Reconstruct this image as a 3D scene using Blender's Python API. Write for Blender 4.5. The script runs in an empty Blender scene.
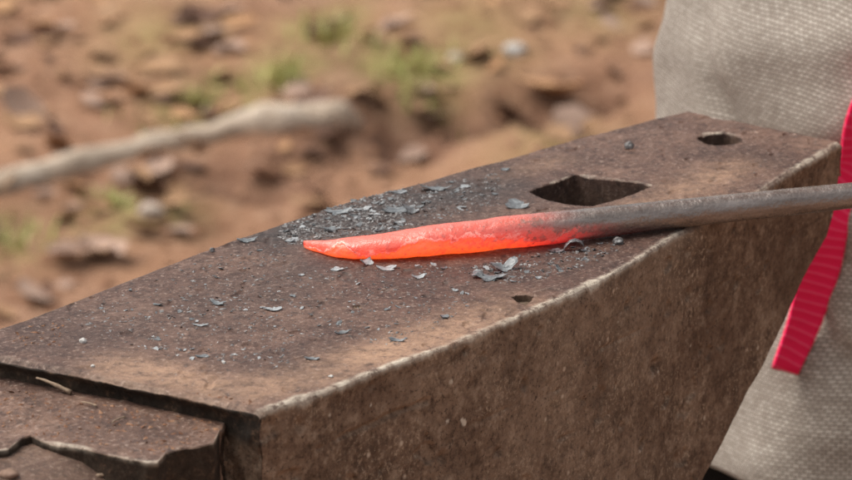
import bpy, bmesh, math, random
import numpy as np
from mathutils import Vector
from mathutils.bvhtree import BVHTree

random.seed(7)
RNG = np.random.default_rng(11)
SC = bpy.context.scene
COL = SC.collection
R = math.radians

# ------------------------------------------------------------------ camera model
FACE = 0.72                       # height of the anvil's working face
PITCH = R(18.0)
DIST = 1.30
LENS = 173.3
CAM = np.array([0.0, -DIST * math.cos(PITCH), FACE + DIST * math.sin(PITCH)])
KX = 36.0 / LENS / 852.0


def ray(px, py):
    a = (px - 426.0) * KX
    b = (240.0 - py) * KX
    f = np.array([0, math.cos(PITCH), -math.sin(PITCH)])
    u = np.array([0, math.sin(PITCH), math.cos(PITCH)])
    return f + np.array([1.0, 0, 0]) * a + u * b


def at_z(px, py, z=FACE):
    d = ray(px, py)
    return CAM + d * ((z - CAM[2]) / d[2])


def at_y(px, py, y):
    d = ray(px, py)
    return CAM + d * ((y - CAM[1]) / d[1])


# ------------------------------------------------------------------ numpy noise
def _h(i, j, k, s):
    n = (i * 73856093) ^ (j * 19349663) ^ (k * 83492791) ^ (s * 2654435)
    n = n & 0x7FFFFFFF
    n = ((n >> 13) ^ n) * 60493 & 0x7FFFFFFF
    n = (n * (n * 15731 % 2147483647 + 789221) + 1376312589) & 0x7FFFFFFF
    return n / 2147483647.0


def vnoise(x, y, z, s=0):
    x = np.asarray(x, float); y = np.asarray(y, float); z = np.asarray(z, float)
    x, y, z = np.broadcast_arrays(x, y, z)
    i = np.floor(x).astype(np.int64); j = np.floor(y).astype(np.int64); k = np.floor(z).astype(np.int64)
    fx, fy, fz = x - i, y - j, z - k
    fx = fx * fx * (3 - 2 * fx); fy = fy * fy * (3 - 2 * fy); fz = fz * fz * (3 - 2 * fz)
    r = 0
    for a in (0, 1):
        wa = fx if a else 1 - fx
        for b in (0, 1):
            wb = fy if b else 1 - fy
            for c in (0, 1):
                wc = fz if c else 1 - fz
                r = r + wa * wb * wc * _h(i + a, j + b, k + c, s)
    return r * 2 - 1


def fbm(x, y, z, f, octv=4, s=0, gain=0.5):
    r = 0; a = 1; t = 0
    for o in range(octv):
        r = r + a * vnoise(np.asarray(x) * f, np.asarray(y) * f, np.asarray(z) * f, s + o * 17)
        t += a; a *= gain; f *= 2.03
    return r / t


def sstep(a, b, x):
    t = np.clip((x - a) / (b - a), 0, 1)
    return t * t * (3 - 2 * t)


def seg_dist(px, py, poly):
    """signed distance to a closed polygon, negative inside"""
    d = np.full(px.shape, 1e9); inside = np.zeros(px.shape, bool)
    n = len(poly)
    for i in range(n):
        x0, y0 = poly[i][:2]; x1, y1 = poly[(i + 1) % n][:2]
        ex, ey = x1 - x0, y1 - y0
        t = np.clip(((px - x0) * ex + (py - y0) * ey) / (ex * ex + ey * ey + 1e-12), 0, 1)
        d = np.minimum(d, np.hypot(px - x0 - t * ex, py - y0 - t * ey))
        c = ((y0 > py) != (y1 > py))
        xi = x0 + (py - y0) / (y1 - y0 + 1e-15) * ex
        inside ^= c & (px < xi)
    return np.where(inside, -d, d)


def ragged(poly, step, amp, freq, seed):
    """a polygon's outline, resampled and broken up"""
    P = np.vstack([poly, poly[:1]]); d = np.r_[0, np.cumsum(np.hypot(*np.diff(P, axis=0).T))]
    n = int(d[-1] / step)
    t = np.linspace(0, d[-1], n, endpoint=False)
    q = np.stack([np.interp(t, d, P[:, k]) for k in (0, 1)], -1)
    c = q.mean(0); r = (q - c) / np.linalg.norm(q - c, axis=1, keepdims=True)
    return q + r * (amp * fbm(q[:, 0], q[:, 1], 0, freq, 3, seed, 0.6))[:, None]


def nearest(px, py, poly):
    best = np.full(px.shape, 1e9); nx = np.zeros(px.shape); ny = np.zeros(px.shape)
    for i in range(len(poly)):
        x0, y0 = poly[i]; x1, y1 = poly[(i + 1) % len(poly)]
        ex, ey = x1 - x0, y1 - y0
        t = np.clip(((px - x0) * ex + (py - y0) * ey) / (ex * ex + ey * ey + 1e-15), 0, 1)
        qx, qy = x0 + t * ex, y0 + t * ey
        d = np.hypot(px - qx, py - qy); m = d < best
        best = np.where(m, d, best); nx = np.where(m, qx, nx); ny = np.where(m, qy, ny)
    return nx, ny


# ------------------------------------------------------------------ object helpers
def tag(o, label=None, cat=None, group=None, kind=None):
    if label: o['label'] = label
    if cat: o['category'] = cat
    if group: o['group'] = group
    if kind: o['kind'] = kind
    return o


def empty(name, loc, label=None, cat=None, group=None):
    o = bpy.data.objects.new(name, None)
    COL.objects.link(o)
    o.location = loc
    o.empty_display_size = 0.02
    return tag(o, label, cat, group)


def link(name, verts, faces, mat, parent=None, smooth=True, attrs=None, uv=None, origin=None):
    me = bpy.data.meshes.new(name)
    verts = np.asarray(verts, float)
    off = np.zeros(3)
    if parent is not None:
        off = np.array(world_loc(parent))
    if origin is not None:
        off = np.asarray(origin, float)
    me.from_pydata((verts - off).tolist(), [], [list(map(int, f)) for f in faces] if not isinstance(faces, np.ndarray) else faces.tolist())
    if attrs:
        for k, a in attrs.items():
            at = me.attributes.new(k, 'FLOAT', 'POINT')
            at.data.foreach_set('value', np.asarray(a, np.float32))
    if uv is not None:
        ul = me.uv_layers.new(name='UVMap')
        li = np.empty(len(me.loops), np.int32)
        me.loops.foreach_get('vertex_index', li)
        ul.data.foreach_set('uv', np.asarray(uv, np.float32)[li].ravel())
    if smooth:
        me.polygons.foreach_set('use_smooth', np.ones(len(me.polygons), bool))
    me.materials.append(mat)
    me.update()
    o = bpy.data.objects.new(name, me)
    COL.objects.link(o)
    if parent is not None:
        o.parent = parent
    elif origin is not None:
        o.location = origin
    return o


_WL = {}
def world_loc(o):
    v = Vector(o.location)
    p = o.parent
    while p is not None:
        v = v + Vector(p.location); p = p.parent
    return tuple(v)


def grid_faces(nr, nc, wrap_c=False, flip=False):
    i = np.arange(nr - 1)[:, None]; j = np.arange(nc if wrap_c else nc - 1)[None, :]
    a = i * nc + j; b = i * nc + (j + 1) % nc
    c = (i + 1) * nc + (j + 1) % nc; d = (i + 1) * nc + j
    f = np.stack([a, b, c, d], -1).reshape(-1, 4)
    return f[:, ::-1] if flip else f


def tube(pts, radii, n=14, noise=0.0, ns=60, seed=0, cap=True, squash=None):
    pts = np.asarray(pts, float); V = []
    up = np.array([0, 0, 1.0])
    for i, p in enumerate(pts):
        t = pts[min(i + 1, len(pts) - 1)] - pts[max(i - 1, 0)]
        t /= np.linalg.norm(t) + 1e-12
        if abs(t[2]) > 0.9: up = np.array([0, 1.0, 0])
        s = np.cross(t, up); s /= np.linalg.norm(s) + 1e-12
        w = np.cross(s, t)
        for k in range(n):
            a = 2 * math.pi * k / n
            r = radii[i]
            V.append(p + s * math.cos(a) * r + w * math.sin(a) * r * (squash or 1))
    V = np.array(V)
    if noise:
        c = np.repeat(pts, n, 0)
        q = fbm(V[:, 0], V[:, 1], V[:, 2], ns, 3, seed)
        V = c + (V - c) * (1 + noise * q)[:, None]
    F = grid_faces(len(pts), n, True).tolist()
    if cap:
        F.append(list(range(n))[::-1]); F.append([(len(pts) - 1) * n + k for k in range(n)])
    return V, F


# ------------------------------------------------------------------ material helpers
class NT:
    def __init__(self, name):
        self.m = bpy.data.materials.new(name)
        self.m.use_nodes = True
        self.t = self.m.node_tree
        self.b = self.t.nodes['Principled BSDF']

    def n(self, typ, **kw):
        o = self.t.nodes.new(typ)
        for k, v in kw.items():
            if k.startswith('i_'):
                key = k[2:].replace('_', ' ')
                o.inputs[key].default_value = v
            else:
                setattr(o, k, v)
        return o

    def l(self, a, b):
        self.t.links.new(a, b)

    def coord(self, kind='Object', scale=(1, 1, 1), rot=(0, 0, 0)):
        c = self.n('ShaderNodeTexCoord')
        m = self.n('ShaderNodeMapping')
        m.inputs['Scale'].default_value = scale
        m.inputs['Rotation'].default_value = rot
        self.l(c.outputs[kind], m.inputs['Vector'])
        return m.outputs['Vector']

    def noise(self, vec, scale, detail=6, rough=0.6, dist=0.0):
        o = self.n('ShaderNodeTexNoise')
        o.inputs['Scale'].default_value = scale
        o.inputs['Detail'].default_value = detail
        o.inputs['Roughness'].default_value = rough
        o.inputs['Distortion'].default_value = dist
        self.l(vec, o.inputs['Vector'])
        return o.outputs['Fac']

    def voro(self, vec, scale, feature='F1', out='Distance'):
        o = self.n('ShaderNodeTexVoronoi')
        o.feature = feature
        o.inputs['Scale'].default_value = scale
        self.l(vec, o.inputs['Vector'])
        return o.outputs[out]

    def ramp(self, fac, stops, interp='LINEAR'):
        o = self.n('ShaderNodeValToRGB')
        o.color_ramp.interpolation = interp
        el = o.color_ramp.elements
        while len(el) < len(stops): el.new(0.5)
        for e, (p, c) in zip(el, stops):
            e.position = p
            e.color = (c, c, c, 1) if isinstance(c, (int, float)) else (*c, 1)
        self.l(fac, o.inputs['Fac'])
        return o.outputs['Color']

    def mix(self, fac, a, b, mode='MIX'):
        o = self.n('ShaderNodeMix')
        o.data_type = 'RGBA'; o.blend_type = mode
        for ii, v in ((0, fac), (6, a), (7, b)):
            s = o.inputs[ii]
            if isinstance(v, (int, float)):
                s.default_value = v if ii == 0 else (v, v, v, 1)
            elif isinstance(v, tuple): s.default_value = (*v, 1)
            else: self.l(v, s)
        return o.outputs[2]

    def math(self, op, a, b=None, clamp=False):
        o = self.n('ShaderNodeMath'); o.operation = op; o.use_clamp = clamp
        for s, v in ((o.inputs[0], a), (o.inputs[1], b)):
            if v is None: continue
            if isinstance(v, (int, float)): s.default_value = v
            else: self.l(v, s)
        return o.outputs[0]

    def attr(self, name):
        o = self.n('ShaderNodeAttribute'); o.attribute_name = name
        return o.outputs['Fac']

    def bump(self, h, strength=0.5, dist=0.001, prev=None):
        o = self.n('ShaderNodeBump')
        o.inputs['Strength'].default_value = strength
        o.inputs['Distance'].default_value = dist
        self.l(h, o.inputs['Height'])
        if prev is not None: self.l(prev, o.inputs['Normal'])
        return o.outputs['Normal']

    def set(self, **kw):
        for k, v in kw.items():
            key = k.replace('_', ' ')
            s = self.b.inputs[key]
            if isinstance(v, (int, float)): s.default_value = v
            elif isinstance(v, tuple): s.default_value = (*v, 1) if len(v) == 3 else v
            else: self.l(v, s)
        return self.m


def anvil_iron():
    t = NT('anvil_iron')
    p = t.coord()
    wear, soot, tan, side = t.attr('wear'), t.attr('soot'), t.attr('tan'), t.attr('side')
    grime_shade = t.attr('grime_shade')  # grime plus painted shade of the step and hole walls
    n1 = t.noise(p, 28, 8, 0.62)
    n2 = t.noise(p, 140, 8, 0.7)
    n3 = t.noise(p, 620, 6, 0.7)
    # working face: purplish brown rust, rubbed
    top = t.ramp(n1, [(0.30, (0.052, 0.027, 0.021)), (0.5, (0.112, 0.061, 0.044)), (0.70, (0.20, 0.115, 0.080))])
    top = t.mix(t.ramp(n2, [(0.48, 0.0), (0.62, 0.8)]), top, (0.060, 0.033, 0.026))
    n5 = t.noise(p, 240, 10, 0.76, 0.0)
    top = t.mix(t.ramp(n5, [(0.36, 0.75), (0.46, 0.0)]), top, (0.035, 0.022, 0.018))
    top = t.mix(t.ramp(n5, [(0.56, 0.0), (0.68, 0.6)]), top, (0.30, 0.20, 0.15))
    top = t.mix(t.ramp(n3, [(0.56, 0.0), (0.64, 0.7)]), top, (0.34, 0.25, 0.20))
    top = t.mix(t.ramp(n3, [(0.36, 0.8), (0.44, 0.0)]), top, (0.03, 0.018, 0.015))
    tn = t.math('MULTIPLY', tan, t.ramp(n1, [(0.3, 0.25), (0.65, 1.0)]))
    tn = t.math('MULTIPLY', tn, t.ramp(n5, [(0.36, 0.15), (0.55, 0.85)]))
    top = t.mix(tn, top, (0.43, 0.265, 0.165))
    # brushed scratches along the face
    ps = t.coord('Object', (1, 1, 1), (0, 0, R(-40)))
    mp = t.n('ShaderNodeMapping'); mp.inputs['Scale'].default_value = (60, 900, 60); t.l(ps, mp.inputs['Vector'])
    sc = t.noise(mp.outputs['Vector'], 1.0, 3, 0.5)
    top = t.mix(t.ramp(sc, [(0.60, 0.0), (0.76, 0.35)]), top, (0.34, 0.25, 0.20))
    # flank: dull ochre brown
    sd = t.ramp(n1, [(0.3, (0.115, 0.070, 0.044)), (0.52, (0.195, 0.125, 0.082)), (0.72, (0.285, 0.195, 0.132))])
    n4 = t.noise(p, 175, 10, 0.74, 0.0)
    sd = t.mix(t.ramp(n4, [(0.40, 0.7), (0.50, 0.0)]), sd, (0.070, 0.042, 0.027))
    sd = t.mix(t.ramp(n4, [(0.53, 0.0), (0.62, 0.55)]), sd, (0.40, 0.30, 0.215))
    big = t.noise(p, 11, 4, 0.6)
    sd = t.mix(t.ramp(big, [(0.48, 0.0), (0.72, 0.55)]), sd, (0.30, 0.215, 0.15))
    sd = t.mix(t.ramp(big, [(0.28, 0.5), (0.46, 0.0)]), sd, (0.10, 0.052, 0.030))
    n7 = t.noise(p, 720, 5, 0.75)
    n8 = t.noise(p, 45, 5, 0.6)
    sd = t.mix(t.math('MULTIPLY', t.ramp(n7, [(0.54, 0.0), (0.60, 0.8)]), t.ramp(n8, [(0.42, 0.1), (0.60, 1.0)])), sd, (0.40, 0.30, 0.21))
    sd = t.mix(t.math('MULTIPLY', t.ramp(n7, [(0.38, 0.9), (0.45, 0.0)]), t.ramp(n8, [(0.35, 1.0), (0.62, 0.35)])), sd, (0.045, 0.026, 0.017))
    v = t.voro(p, 150)
    sd = t.mix(t.math('MULTIPLY', t.ramp(v, [(0.06, 0.9), (0.16, 0.0)]), t.ramp(n8, [(0.50, 0.0), (0.58, 1.0)])), sd, (0.56, 0.45, 0.34))
    # long faint scoring lines
    mp2 = t.n('ShaderNodeMapping'); mp2.inputs['Scale'].default_value = (14, 14, 420)
    t.l(t.coord('Object', (1, 1, 1), (R(9), R(14), R(0))), mp2.inputs['Vector'])
    sl = t.noise(mp2.outputs['Vector'], 1.0, 3, 0.5)
    sd = t.mix(t.ramp(sl, [(0.62, 0.0), (0.72, 0.35)]), sd, (0.055, 0.033, 0.022))
    col = t.mix(side, top, sd)
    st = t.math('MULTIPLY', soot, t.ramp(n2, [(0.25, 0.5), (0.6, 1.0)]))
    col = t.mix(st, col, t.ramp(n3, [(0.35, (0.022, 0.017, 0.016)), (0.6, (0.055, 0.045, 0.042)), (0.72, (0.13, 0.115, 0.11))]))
    gm = t.math('MULTIPLY', grime_shade, t.ramp(n1, [(0.25, 0.7), (0.55, 1.0)]))
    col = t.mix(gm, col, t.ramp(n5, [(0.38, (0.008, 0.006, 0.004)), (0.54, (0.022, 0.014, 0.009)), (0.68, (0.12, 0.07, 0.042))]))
    wr = t.math('MULTIPLY', wear, t.ramp(n5, [(0.40, 0.1), (0.52, 1.0)]))
    col = t.mix(wr, col, (0.62, 0.54, 0.43))
    rough = t.ramp(n2, [(0.3, 0.42), (0.7, 0.68)])
    rough = t.mix(side, rough, (0.8, 0.8, 0.8))
    rough = t.mix(gm, rough, (0.95, 0.95, 0.95))
    h = t.mix(0.5, n3, n2)
    h = t.mix(t.math('MULTIPLY', side, 0.55), h, n4)
    nb = t.bump(h, 0.8, 0.0012)
    nb = t.bump(t.noise(p, 60, 3, 0.5), 0.25, 0.003, nb)
    return t.set(Base_Color=col, Roughness=rough, Normal=nb, Specular_IOR_Level=0.27)


def simple(name, stops, scale=80, rough=0.6, bump=0.3, bd=0.001, spec=0.4, metal=0.0, detail=6, scatter=0.0):
    t = NT(name)
    p = t.coord()
    n = t.noise(p, scale, detail, 0.65)
    c = t.ramp(n, [(0.3 + 0.4 * i / max(1, len(stops) - 1), s) for i, s in enumerate(stops)])
    if scatter:
        oi = t.n('ShaderNodeObjectInfo')
        c = t.mix(t.math('MULTIPLY', oi.outputs['Random'], scatter), c, (0.75, 0.75, 0.75), 'MULTIPLY')
    return t.set(Base_Color=c, Roughness=rough, Normal=t.bump(n, bump, bd), Specular_IOR_Level=spec, Metallic=metal)


_a, _b = at_z(420, 257, FACE), at_z(640, 236, FACE)
BAR_DIR = (_b - _a) / np.linalg.norm(_b - _a)


def hot_iron():
    t = NT('hot_iron')
    p = t.coord()
    heat, crust = t.attr('glow_level'), t.attr('crust')
    n1 = t.noise(p, 170, 7, 0.65)
    n2 = t.noise(p, 520, 6, 0.7)
    mp = t.n('ShaderNodeMapping'); mp.inputs['Scale'].default_value = (55, 520, 520)
    t.l(t.coord('Object', (1, 1, 1), (0, 0, -math.atan2(BAR_DIR[1], BAR_DIR[0]))), mp.inputs['Vector'])
    streak = t.noise(mp.outputs['Vector'], 1.0, 5, 0.65)
    base = t.ramp(streak, [(0.25, (0.15, 0.122, 0.106)), (0.5, (0.25, 0.210, 0.186)), (0.75, (0.36, 0.315, 0.285))])
    base = t.mix(t.ramp(n2, [(0.60, 0.0), (0.72, 0.7)]), base, (0.40, 0.34, 0.29))
    base = t.mix(t.math('MULTIPLY', heat, 0.8, True), base, (0.19, 0.115, 0.09))
        # a thin skin of scale still clings and dulls the glow; bare metal shows brighter
    n6 = t.noise(p, 330, 8, 0.72)
    n9 = t.noise(p, 120, 6, 0.65)
    sk = t.math('ADD', crust, t.math('MULTIPLY', t.math('SUBTRACT', n6, 0.5), 0.55))
    sk = t.math('ADD', sk, t.math('MULTIPLY', t.math('SUBTRACT', n9, 0.5), 0.9))
    cr = t.ramp(sk, [(0.47, 0.0), (0.52, 1.0)])
    lip_light = t.ramp(sk, [(0.49, 0.0), (0.53, 1.0), (0.60, 0.0)])
    patch = t.math('MULTIPLY', t.ramp(n6, [(0.53, 0.0), (0.57, 1.0)]), t.ramp(heat, [(0.55, 1.0), (0.95, 0.35)]))
    patch = t.math('MAXIMUM', patch, t.math('MULTIPLY', t.ramp(n9, [(0.56, 0.0), (0.60, 0.85)]), t.ramp(heat, [(0.80, 1.0), (1.0, 0.35)])))
    spots = t.ramp(n2, [(0.33, 1.0), (0.39, 0.0)])
    e = t.math('MULTIPLY', heat, t.math('SUBTRACT', 1.0, t.math('MULTIPLY', cr, 0.27)))
    e = t.math('MULTIPLY', e, t.math('SUBTRACT', 1.0, t.math('MULTIPLY', spots, 0.7)))
    e = t.math('MULTIPLY', e, t.math('SUBTRACT', 1.0, t.math('MULTIPLY', patch, 0.5)))
    e = t.math('MULTIPLY', e, t.math('ADD', 0.62, t.math('MULTIPLY', n6, 0.75)))
    ec = t.ramp(e, [(0.0, (0.0, 0, 0)), (0.2, (0.10, 0.004, 0.004)), (0.5, (0.50, 0.014, 0.011)), (0.78, (0.92, 0.046, 0.016)), (1.0, (1.0, 0.105, 0.014))])
    hotskin = t.math('MULTIPLY', cr, heat)
    base = t.mix(hotskin, base, (0.23, 0.135, 0.10))
    base = t.mix(t.math('MULTIPLY', t.math('MULTIPLY', lip_light, heat), 0.85), base, (0.75, 0.62, 0.52))  # light caught by the scale's edge, painted as a pale rim
    h = t.mix(0.5, streak, n1)
    nb = t.bump(t.math('MULTIPLY', cr, heat), 0.6, 0.0007)
    nb = t.bump(n9, 0.5, 0.003, nb)
    nb = t.bump(n6, 0.14, 0.0007, nb)
    nb = t.bump(h, 0.10, 0.0004, nb)
    nb = t.bump(n2, 0.18, 0.0003, nb)
    t.b.inputs['Emission Strength'].default_value = 0.80
    return t.set(Base_Color=base, Roughness=t.ramp(n1, [(0.35, 0.17), (0.65, 0.34)]), Normal=nb,
                 Emission_Color=ec, Specular_IOR_Level=0.75, Metallic=t.math('SUBTRACT', 0.55, heat, True))


def cloth(name, dark, mid, light, pitch=0.0025):
    t = NT(name)
    uv = t.n('ShaderNodeUVMap')
    nz = t.n('ShaderNodeTexNoise'); nz.inputs['Scale'].default_value = 26; nz.inputs['Detail'].default_value = 3
    t.l(uv.outputs['UV'], nz.inputs['Vector'])
    off = t.n('ShaderNodeVectorMath'); off.operation = 'MULTIPLY_ADD'
    t.l(nz.outputs['Color'], off.inputs[0]); off.inputs[1].default_value = (0.0045, 0.0045, 0); t.l(uv.outputs['UV'], off.inputs[2])
    bk = t.n('ShaderNodeTexBrick')
    bk.offset = 0.5; bk.squash = 1.0
    bk.inputs['Scale'].default_value = 1.0
    bk.inputs['Brick Width'].default_value = pitch * 1.15
    bk.inputs['Row Height'].default_value = pitch * 0.66
    bk.inputs['Mortar Size'].default_value = pitch * 0.20
    bk.inputs['Mortar Smooth'].default_value = 1.0
    bk.inputs['Color1'].default_value = (1, 1, 1, 1); bk.inputs['Color2'].default_value = (0.55, 0.55, 0.55, 1); bk.inputs['Mortar'].default_value = (0, 0, 0, 1)
    t.l(off.outputs[0], bk.inputs['Vector'])
    nv = t.noise(uv.outputs['UV'], 210, 4, 0.65)
    w = t.math('MULTIPLY', bk.outputs['Color'], t.math('ADD', 0.45, t.math('MULTIPLY', nv, 1.1)))
    ln = t.noise(uv.outputs['UV'], 2300, 2, 0.6)
    blot = t.noise(uv.outputs['UV'], 24, 5, 0.6)
    mpx = t.n('ShaderNodeMapping'); mpx.inputs['Scale'].default_value = (18, 700, 1); t.l(uv.outputs['UV'], mpx.inputs['Vector'])
    yarn = t.noise(mpx.outputs['Vector'], 1.0, 4, 0.7)
    c = t.ramp(w, [(0.0, dark), (0.4, mid), (0.95, light)])
    c = t.mix(t.ramp(ln, [(0.35, 0.45), (0.6, 0.0)]), c, dark)
    c = t.mix(t.ramp(yarn, [(0.35, 0.16), (0.5, 0.0)]), c, dark)
    c = t.mix(t.ramp(yarn, [(0.52, 0.0), (0.68, 0.16)]), c, light)
    c = t.mix(t.ramp(blot, [(0.3, 0.35), (0.62, 0.0)]), c, dark)
    nb = t.bump(t.mix(0.3, w, ln), 0.55, 0.0007)
    return t.set(Base_Color=c, Roughness=0.9, Normal=nb, Specular_IOR_Level=0.15, Sheen_Weight=0.1)


M = {}
M['anvil'] = anvil_iron()
M['hot'] = hot_iron()
M['flake'] = simple('forge_scale', [(0.055, 0.062, 0.067), (0.125, 0.137, 0.142), (0.27, 0.29, 0.29)], 700, 0.38, 0.5, 0.0003, 0.7, 0.0, 6, 0.7)
M['pale_flake'] = simple('pale_forge_scale', [(0.15, 0.16, 0.165), (0.28, 0.295, 0.30), (0.44, 0.455, 0.45)], 600, 0.42, 0.4, 0.0003, 0.6)
M['grit'] = simple('scale_grit', [(0.035, 0.030, 0.028), (0.12, 0.11, 0.105), (0.40, 0.40, 0.39)], 300, 0.5, 0.3, 0.0003, 0.5)
M['rust_crumb'] = simple('rust_crumb', [(0.07, 0.03, 0.018), (0.19, 0.09, 0.05), (0.38, 0.23, 0.14)], 380, 0.8, 0.4, 0.0004, 0.2)
M['twig'] = simple('dry_twig', [(0.18, 0.12, 0.08), (0.36, 0.27, 0.19)], 300, 0.8, 0.5, 0.0006, 0.2)
M['chip'] = simple('wood_chip', [(0.15, 0.09, 0.06), (0.30, 0.20, 0.15)], 200, 0.8, 0.5, 0.0006, 0.2)
M['white'] = simple('white_speck', [(0.4, 0.38, 0.35), (0.62, 0.60, 0.56)], 300, 0.7, 0.3)
M['stone'] = simple('pale_stone', [(0.26, 0.20, 0.15), (0.44, 0.36, 0.29), (0.55, 0.48, 0.40)], 60, 0.85, 0.5, 0.003, 0.3)
M['black_cloth'] = simple('black_trousers', [(0.006, 0.006, 0.006), (0.014, 0.013, 0.012)], 300, 0.95, 0.3, 0.0006, 0.1)
M['skin'] = simple('skin', [(0.42, 0.24, 0.17), (0.50, 0.30, 0.22)], 60, 0.55, 0.15, 0.0006, 0.4)
M['hair'] = simple('brown_hair', [(0.03, 0.018, 0.010), (0.08, 0.05, 0.03)], 200, 0.6, 0.6, 0.003, 0.3)
M['leather'] = simple('boot_leather', [(0.035, 0.022, 0.014), (0.07, 0.045, 0.03)], 90, 0.55, 0.4, 0.002, 0.4)
M['linen'] = cloth('canvas_tunic', (0.158, 0.130, 0.104), (0.325, 0.282, 0.236), (0.57, 0.52, 0.45))
M['bark'] = simple('grey_bark', [(0.32, 0.25, 0.185), (0.48, 0.385, 0.295), (0.58, 0.49, 0.39)], 26, 0.9, 0.7, 0.008, 0.2)
M['stump_bark'] = simple('stump_bark', [(0.05, 0.032, 0.02), (0.12, 0.08, 0.05)], 22, 0.9, 0.9, 0.012, 0.2)
M['stump_wood'] = simple('stump_wood', [(0.16, 0.10, 0.06), (0.30, 0.20, 0.12)], 30, 0.85, 0.4, 0.003, 0.2)
M['leaf_tan'] = simple('tan_leaf', [(0.30, 0.165, 0.085), (0.46, 0.28, 0.15)], 40, 0.75, 0.4, 0.002, 0.3, 0, 4, 0.8)
M['leaf_pink'] = simple('pale_pinkish_leaf', [(0.33, 0.21, 0.15), (0.48, 0.335, 0.255)], 40, 0.75, 0.4, 0.002, 0.3, 0, 4, 0.5)
M['leaf_dark'] = simple('dark_leaf', [(0.10, 0.052, 0.034), (0.19, 0.10, 0.064)], 40, 0.75, 0.4, 0.002, 0.3, 0, 4, 0.4)
M['leaf_orange'] = simple('orange_leaf', [(0.40, 0.21, 0.10), (0.56, 0.33, 0.17)], 40, 0.75, 0.4, 0.002, 0.3, 0, 4, 0.4)
M['grass'] = simple('grass_blade', [(0.24, 0.24, 0.07), (0.38, 0.37, 0.12), (0.46, 0.42, 0.19)], 25, 0.6, 0.2, 0.001, 0.3)


def ribbon_mat():
    t = NT('red_webbing')
    uv = t.n('ShaderNodeUVMap')
    sp = t.n('ShaderNodeSeparateXYZ'); t.l(uv.outputs['UV'], sp.inputs[0])
    nz = t.noise(uv.outputs['UV'], 60, 3, 0.6)
    yy = t.math('ADD', sp.outputs['Y'], t.math('MULTIPLY', nz, 0.0018))
    w = t.math('ADD', 0.5, t.math('MULTIPLY', t.math('SINE', t.math('MULTIPLY', yy, 2 * math.pi / 0.0042)), 0.5))
    x = t.math('ADD', 0.5, t.math('MULTIPLY', t.math('SINE', t.math('MULTIPLY', sp.outputs['X'], 2 * math.pi / 0.0011)), 0.5))
    c = t.ramp(w, [(0.0, (0.92, 0.014, 0.095)), (0.8, (0.95, 0.016, 0.108)), (0.93, (0.96, 0.04, 0.14)), (1.0, (0.96, 0.09, 0.20))])
    nb = t.bump(t.mix(0.25, w, x), 0.3, 0.0005)
    return t.set(Base_Color=c, Roughness=0.75, Normal=nb, Specular_IOR_Level=0.25)


M['ribbon'] = ribbon_mat()


def soil():
    t = NT('bare_forest_soil')
    p = t.coord()
    n0 = t.noise(p, 3.2, 5, 0.6)
    n1 = t.noise(p, 14, 7, 0.65)
    n2 = t.noise(p, 55, 6, 0.7)
    c = t.ramp(n1, [(0.30, (0.135, 0.070, 0.043)), (0.48, (0.24, 0.126, 0.077)), (0.66, (0.34, 0.20, 0.128))])
    c = t.mix(t.ramp(n0, [(0.38, 0.0), (0.66, 0.6)]), c, (0.36, 0.20, 0.11))
    c = t.mix(t.ramp(n2, [(0.55, 0.0), (0.70, 0.7)]), c, (0.44, 0.29, 0.20))
    c = t.mix(t.ramp(n2, [(0.30, 0.7), (0.42, 0.0)]), c, (0.085, 0.042, 0.027))
    mossy = t.math('MULTIPLY', t.attr('moss'), t.ramp(n2, [(0.35, 0.2), (0.6, 1.0)]))
    c = t.mix(mossy, c, (0.24, 0.23, 0.07))
    c = t.mix(t.math('MULTIPLY', t.attr('dark_hollow'), 0.85), c, (0.055, 0.027, 0.018))  # darker brown where the soil dips
    return t.set(Base_Color=c, Roughness=0.95, Normal=t.bump(t.mix(0.5, n1, n2), 0.6, 0.02), Specular_IOR_Level=0.15)


M['soil'] = soil()

# ------------------------------------------------------------------ generic worn block
def resample(pts, n, u_dir=None):
    pts = np.asarray(pts, float)
    d = np.r_[0, np.cumsum(np.hypot(*np.diff(pts[:, :2], axis=0).T))]
    if u_dir is not None:
        d = pts[:, :2] @ u_dir
        d = (d - d[0]) / (d[-1] - d[0])
    else:
        d = d / d[-1]
    s = np.linspace(0, 1, n)
    return np.stack([np.interp(s, d, pts[:, k]) for k in (0, 1)], -1)


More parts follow.
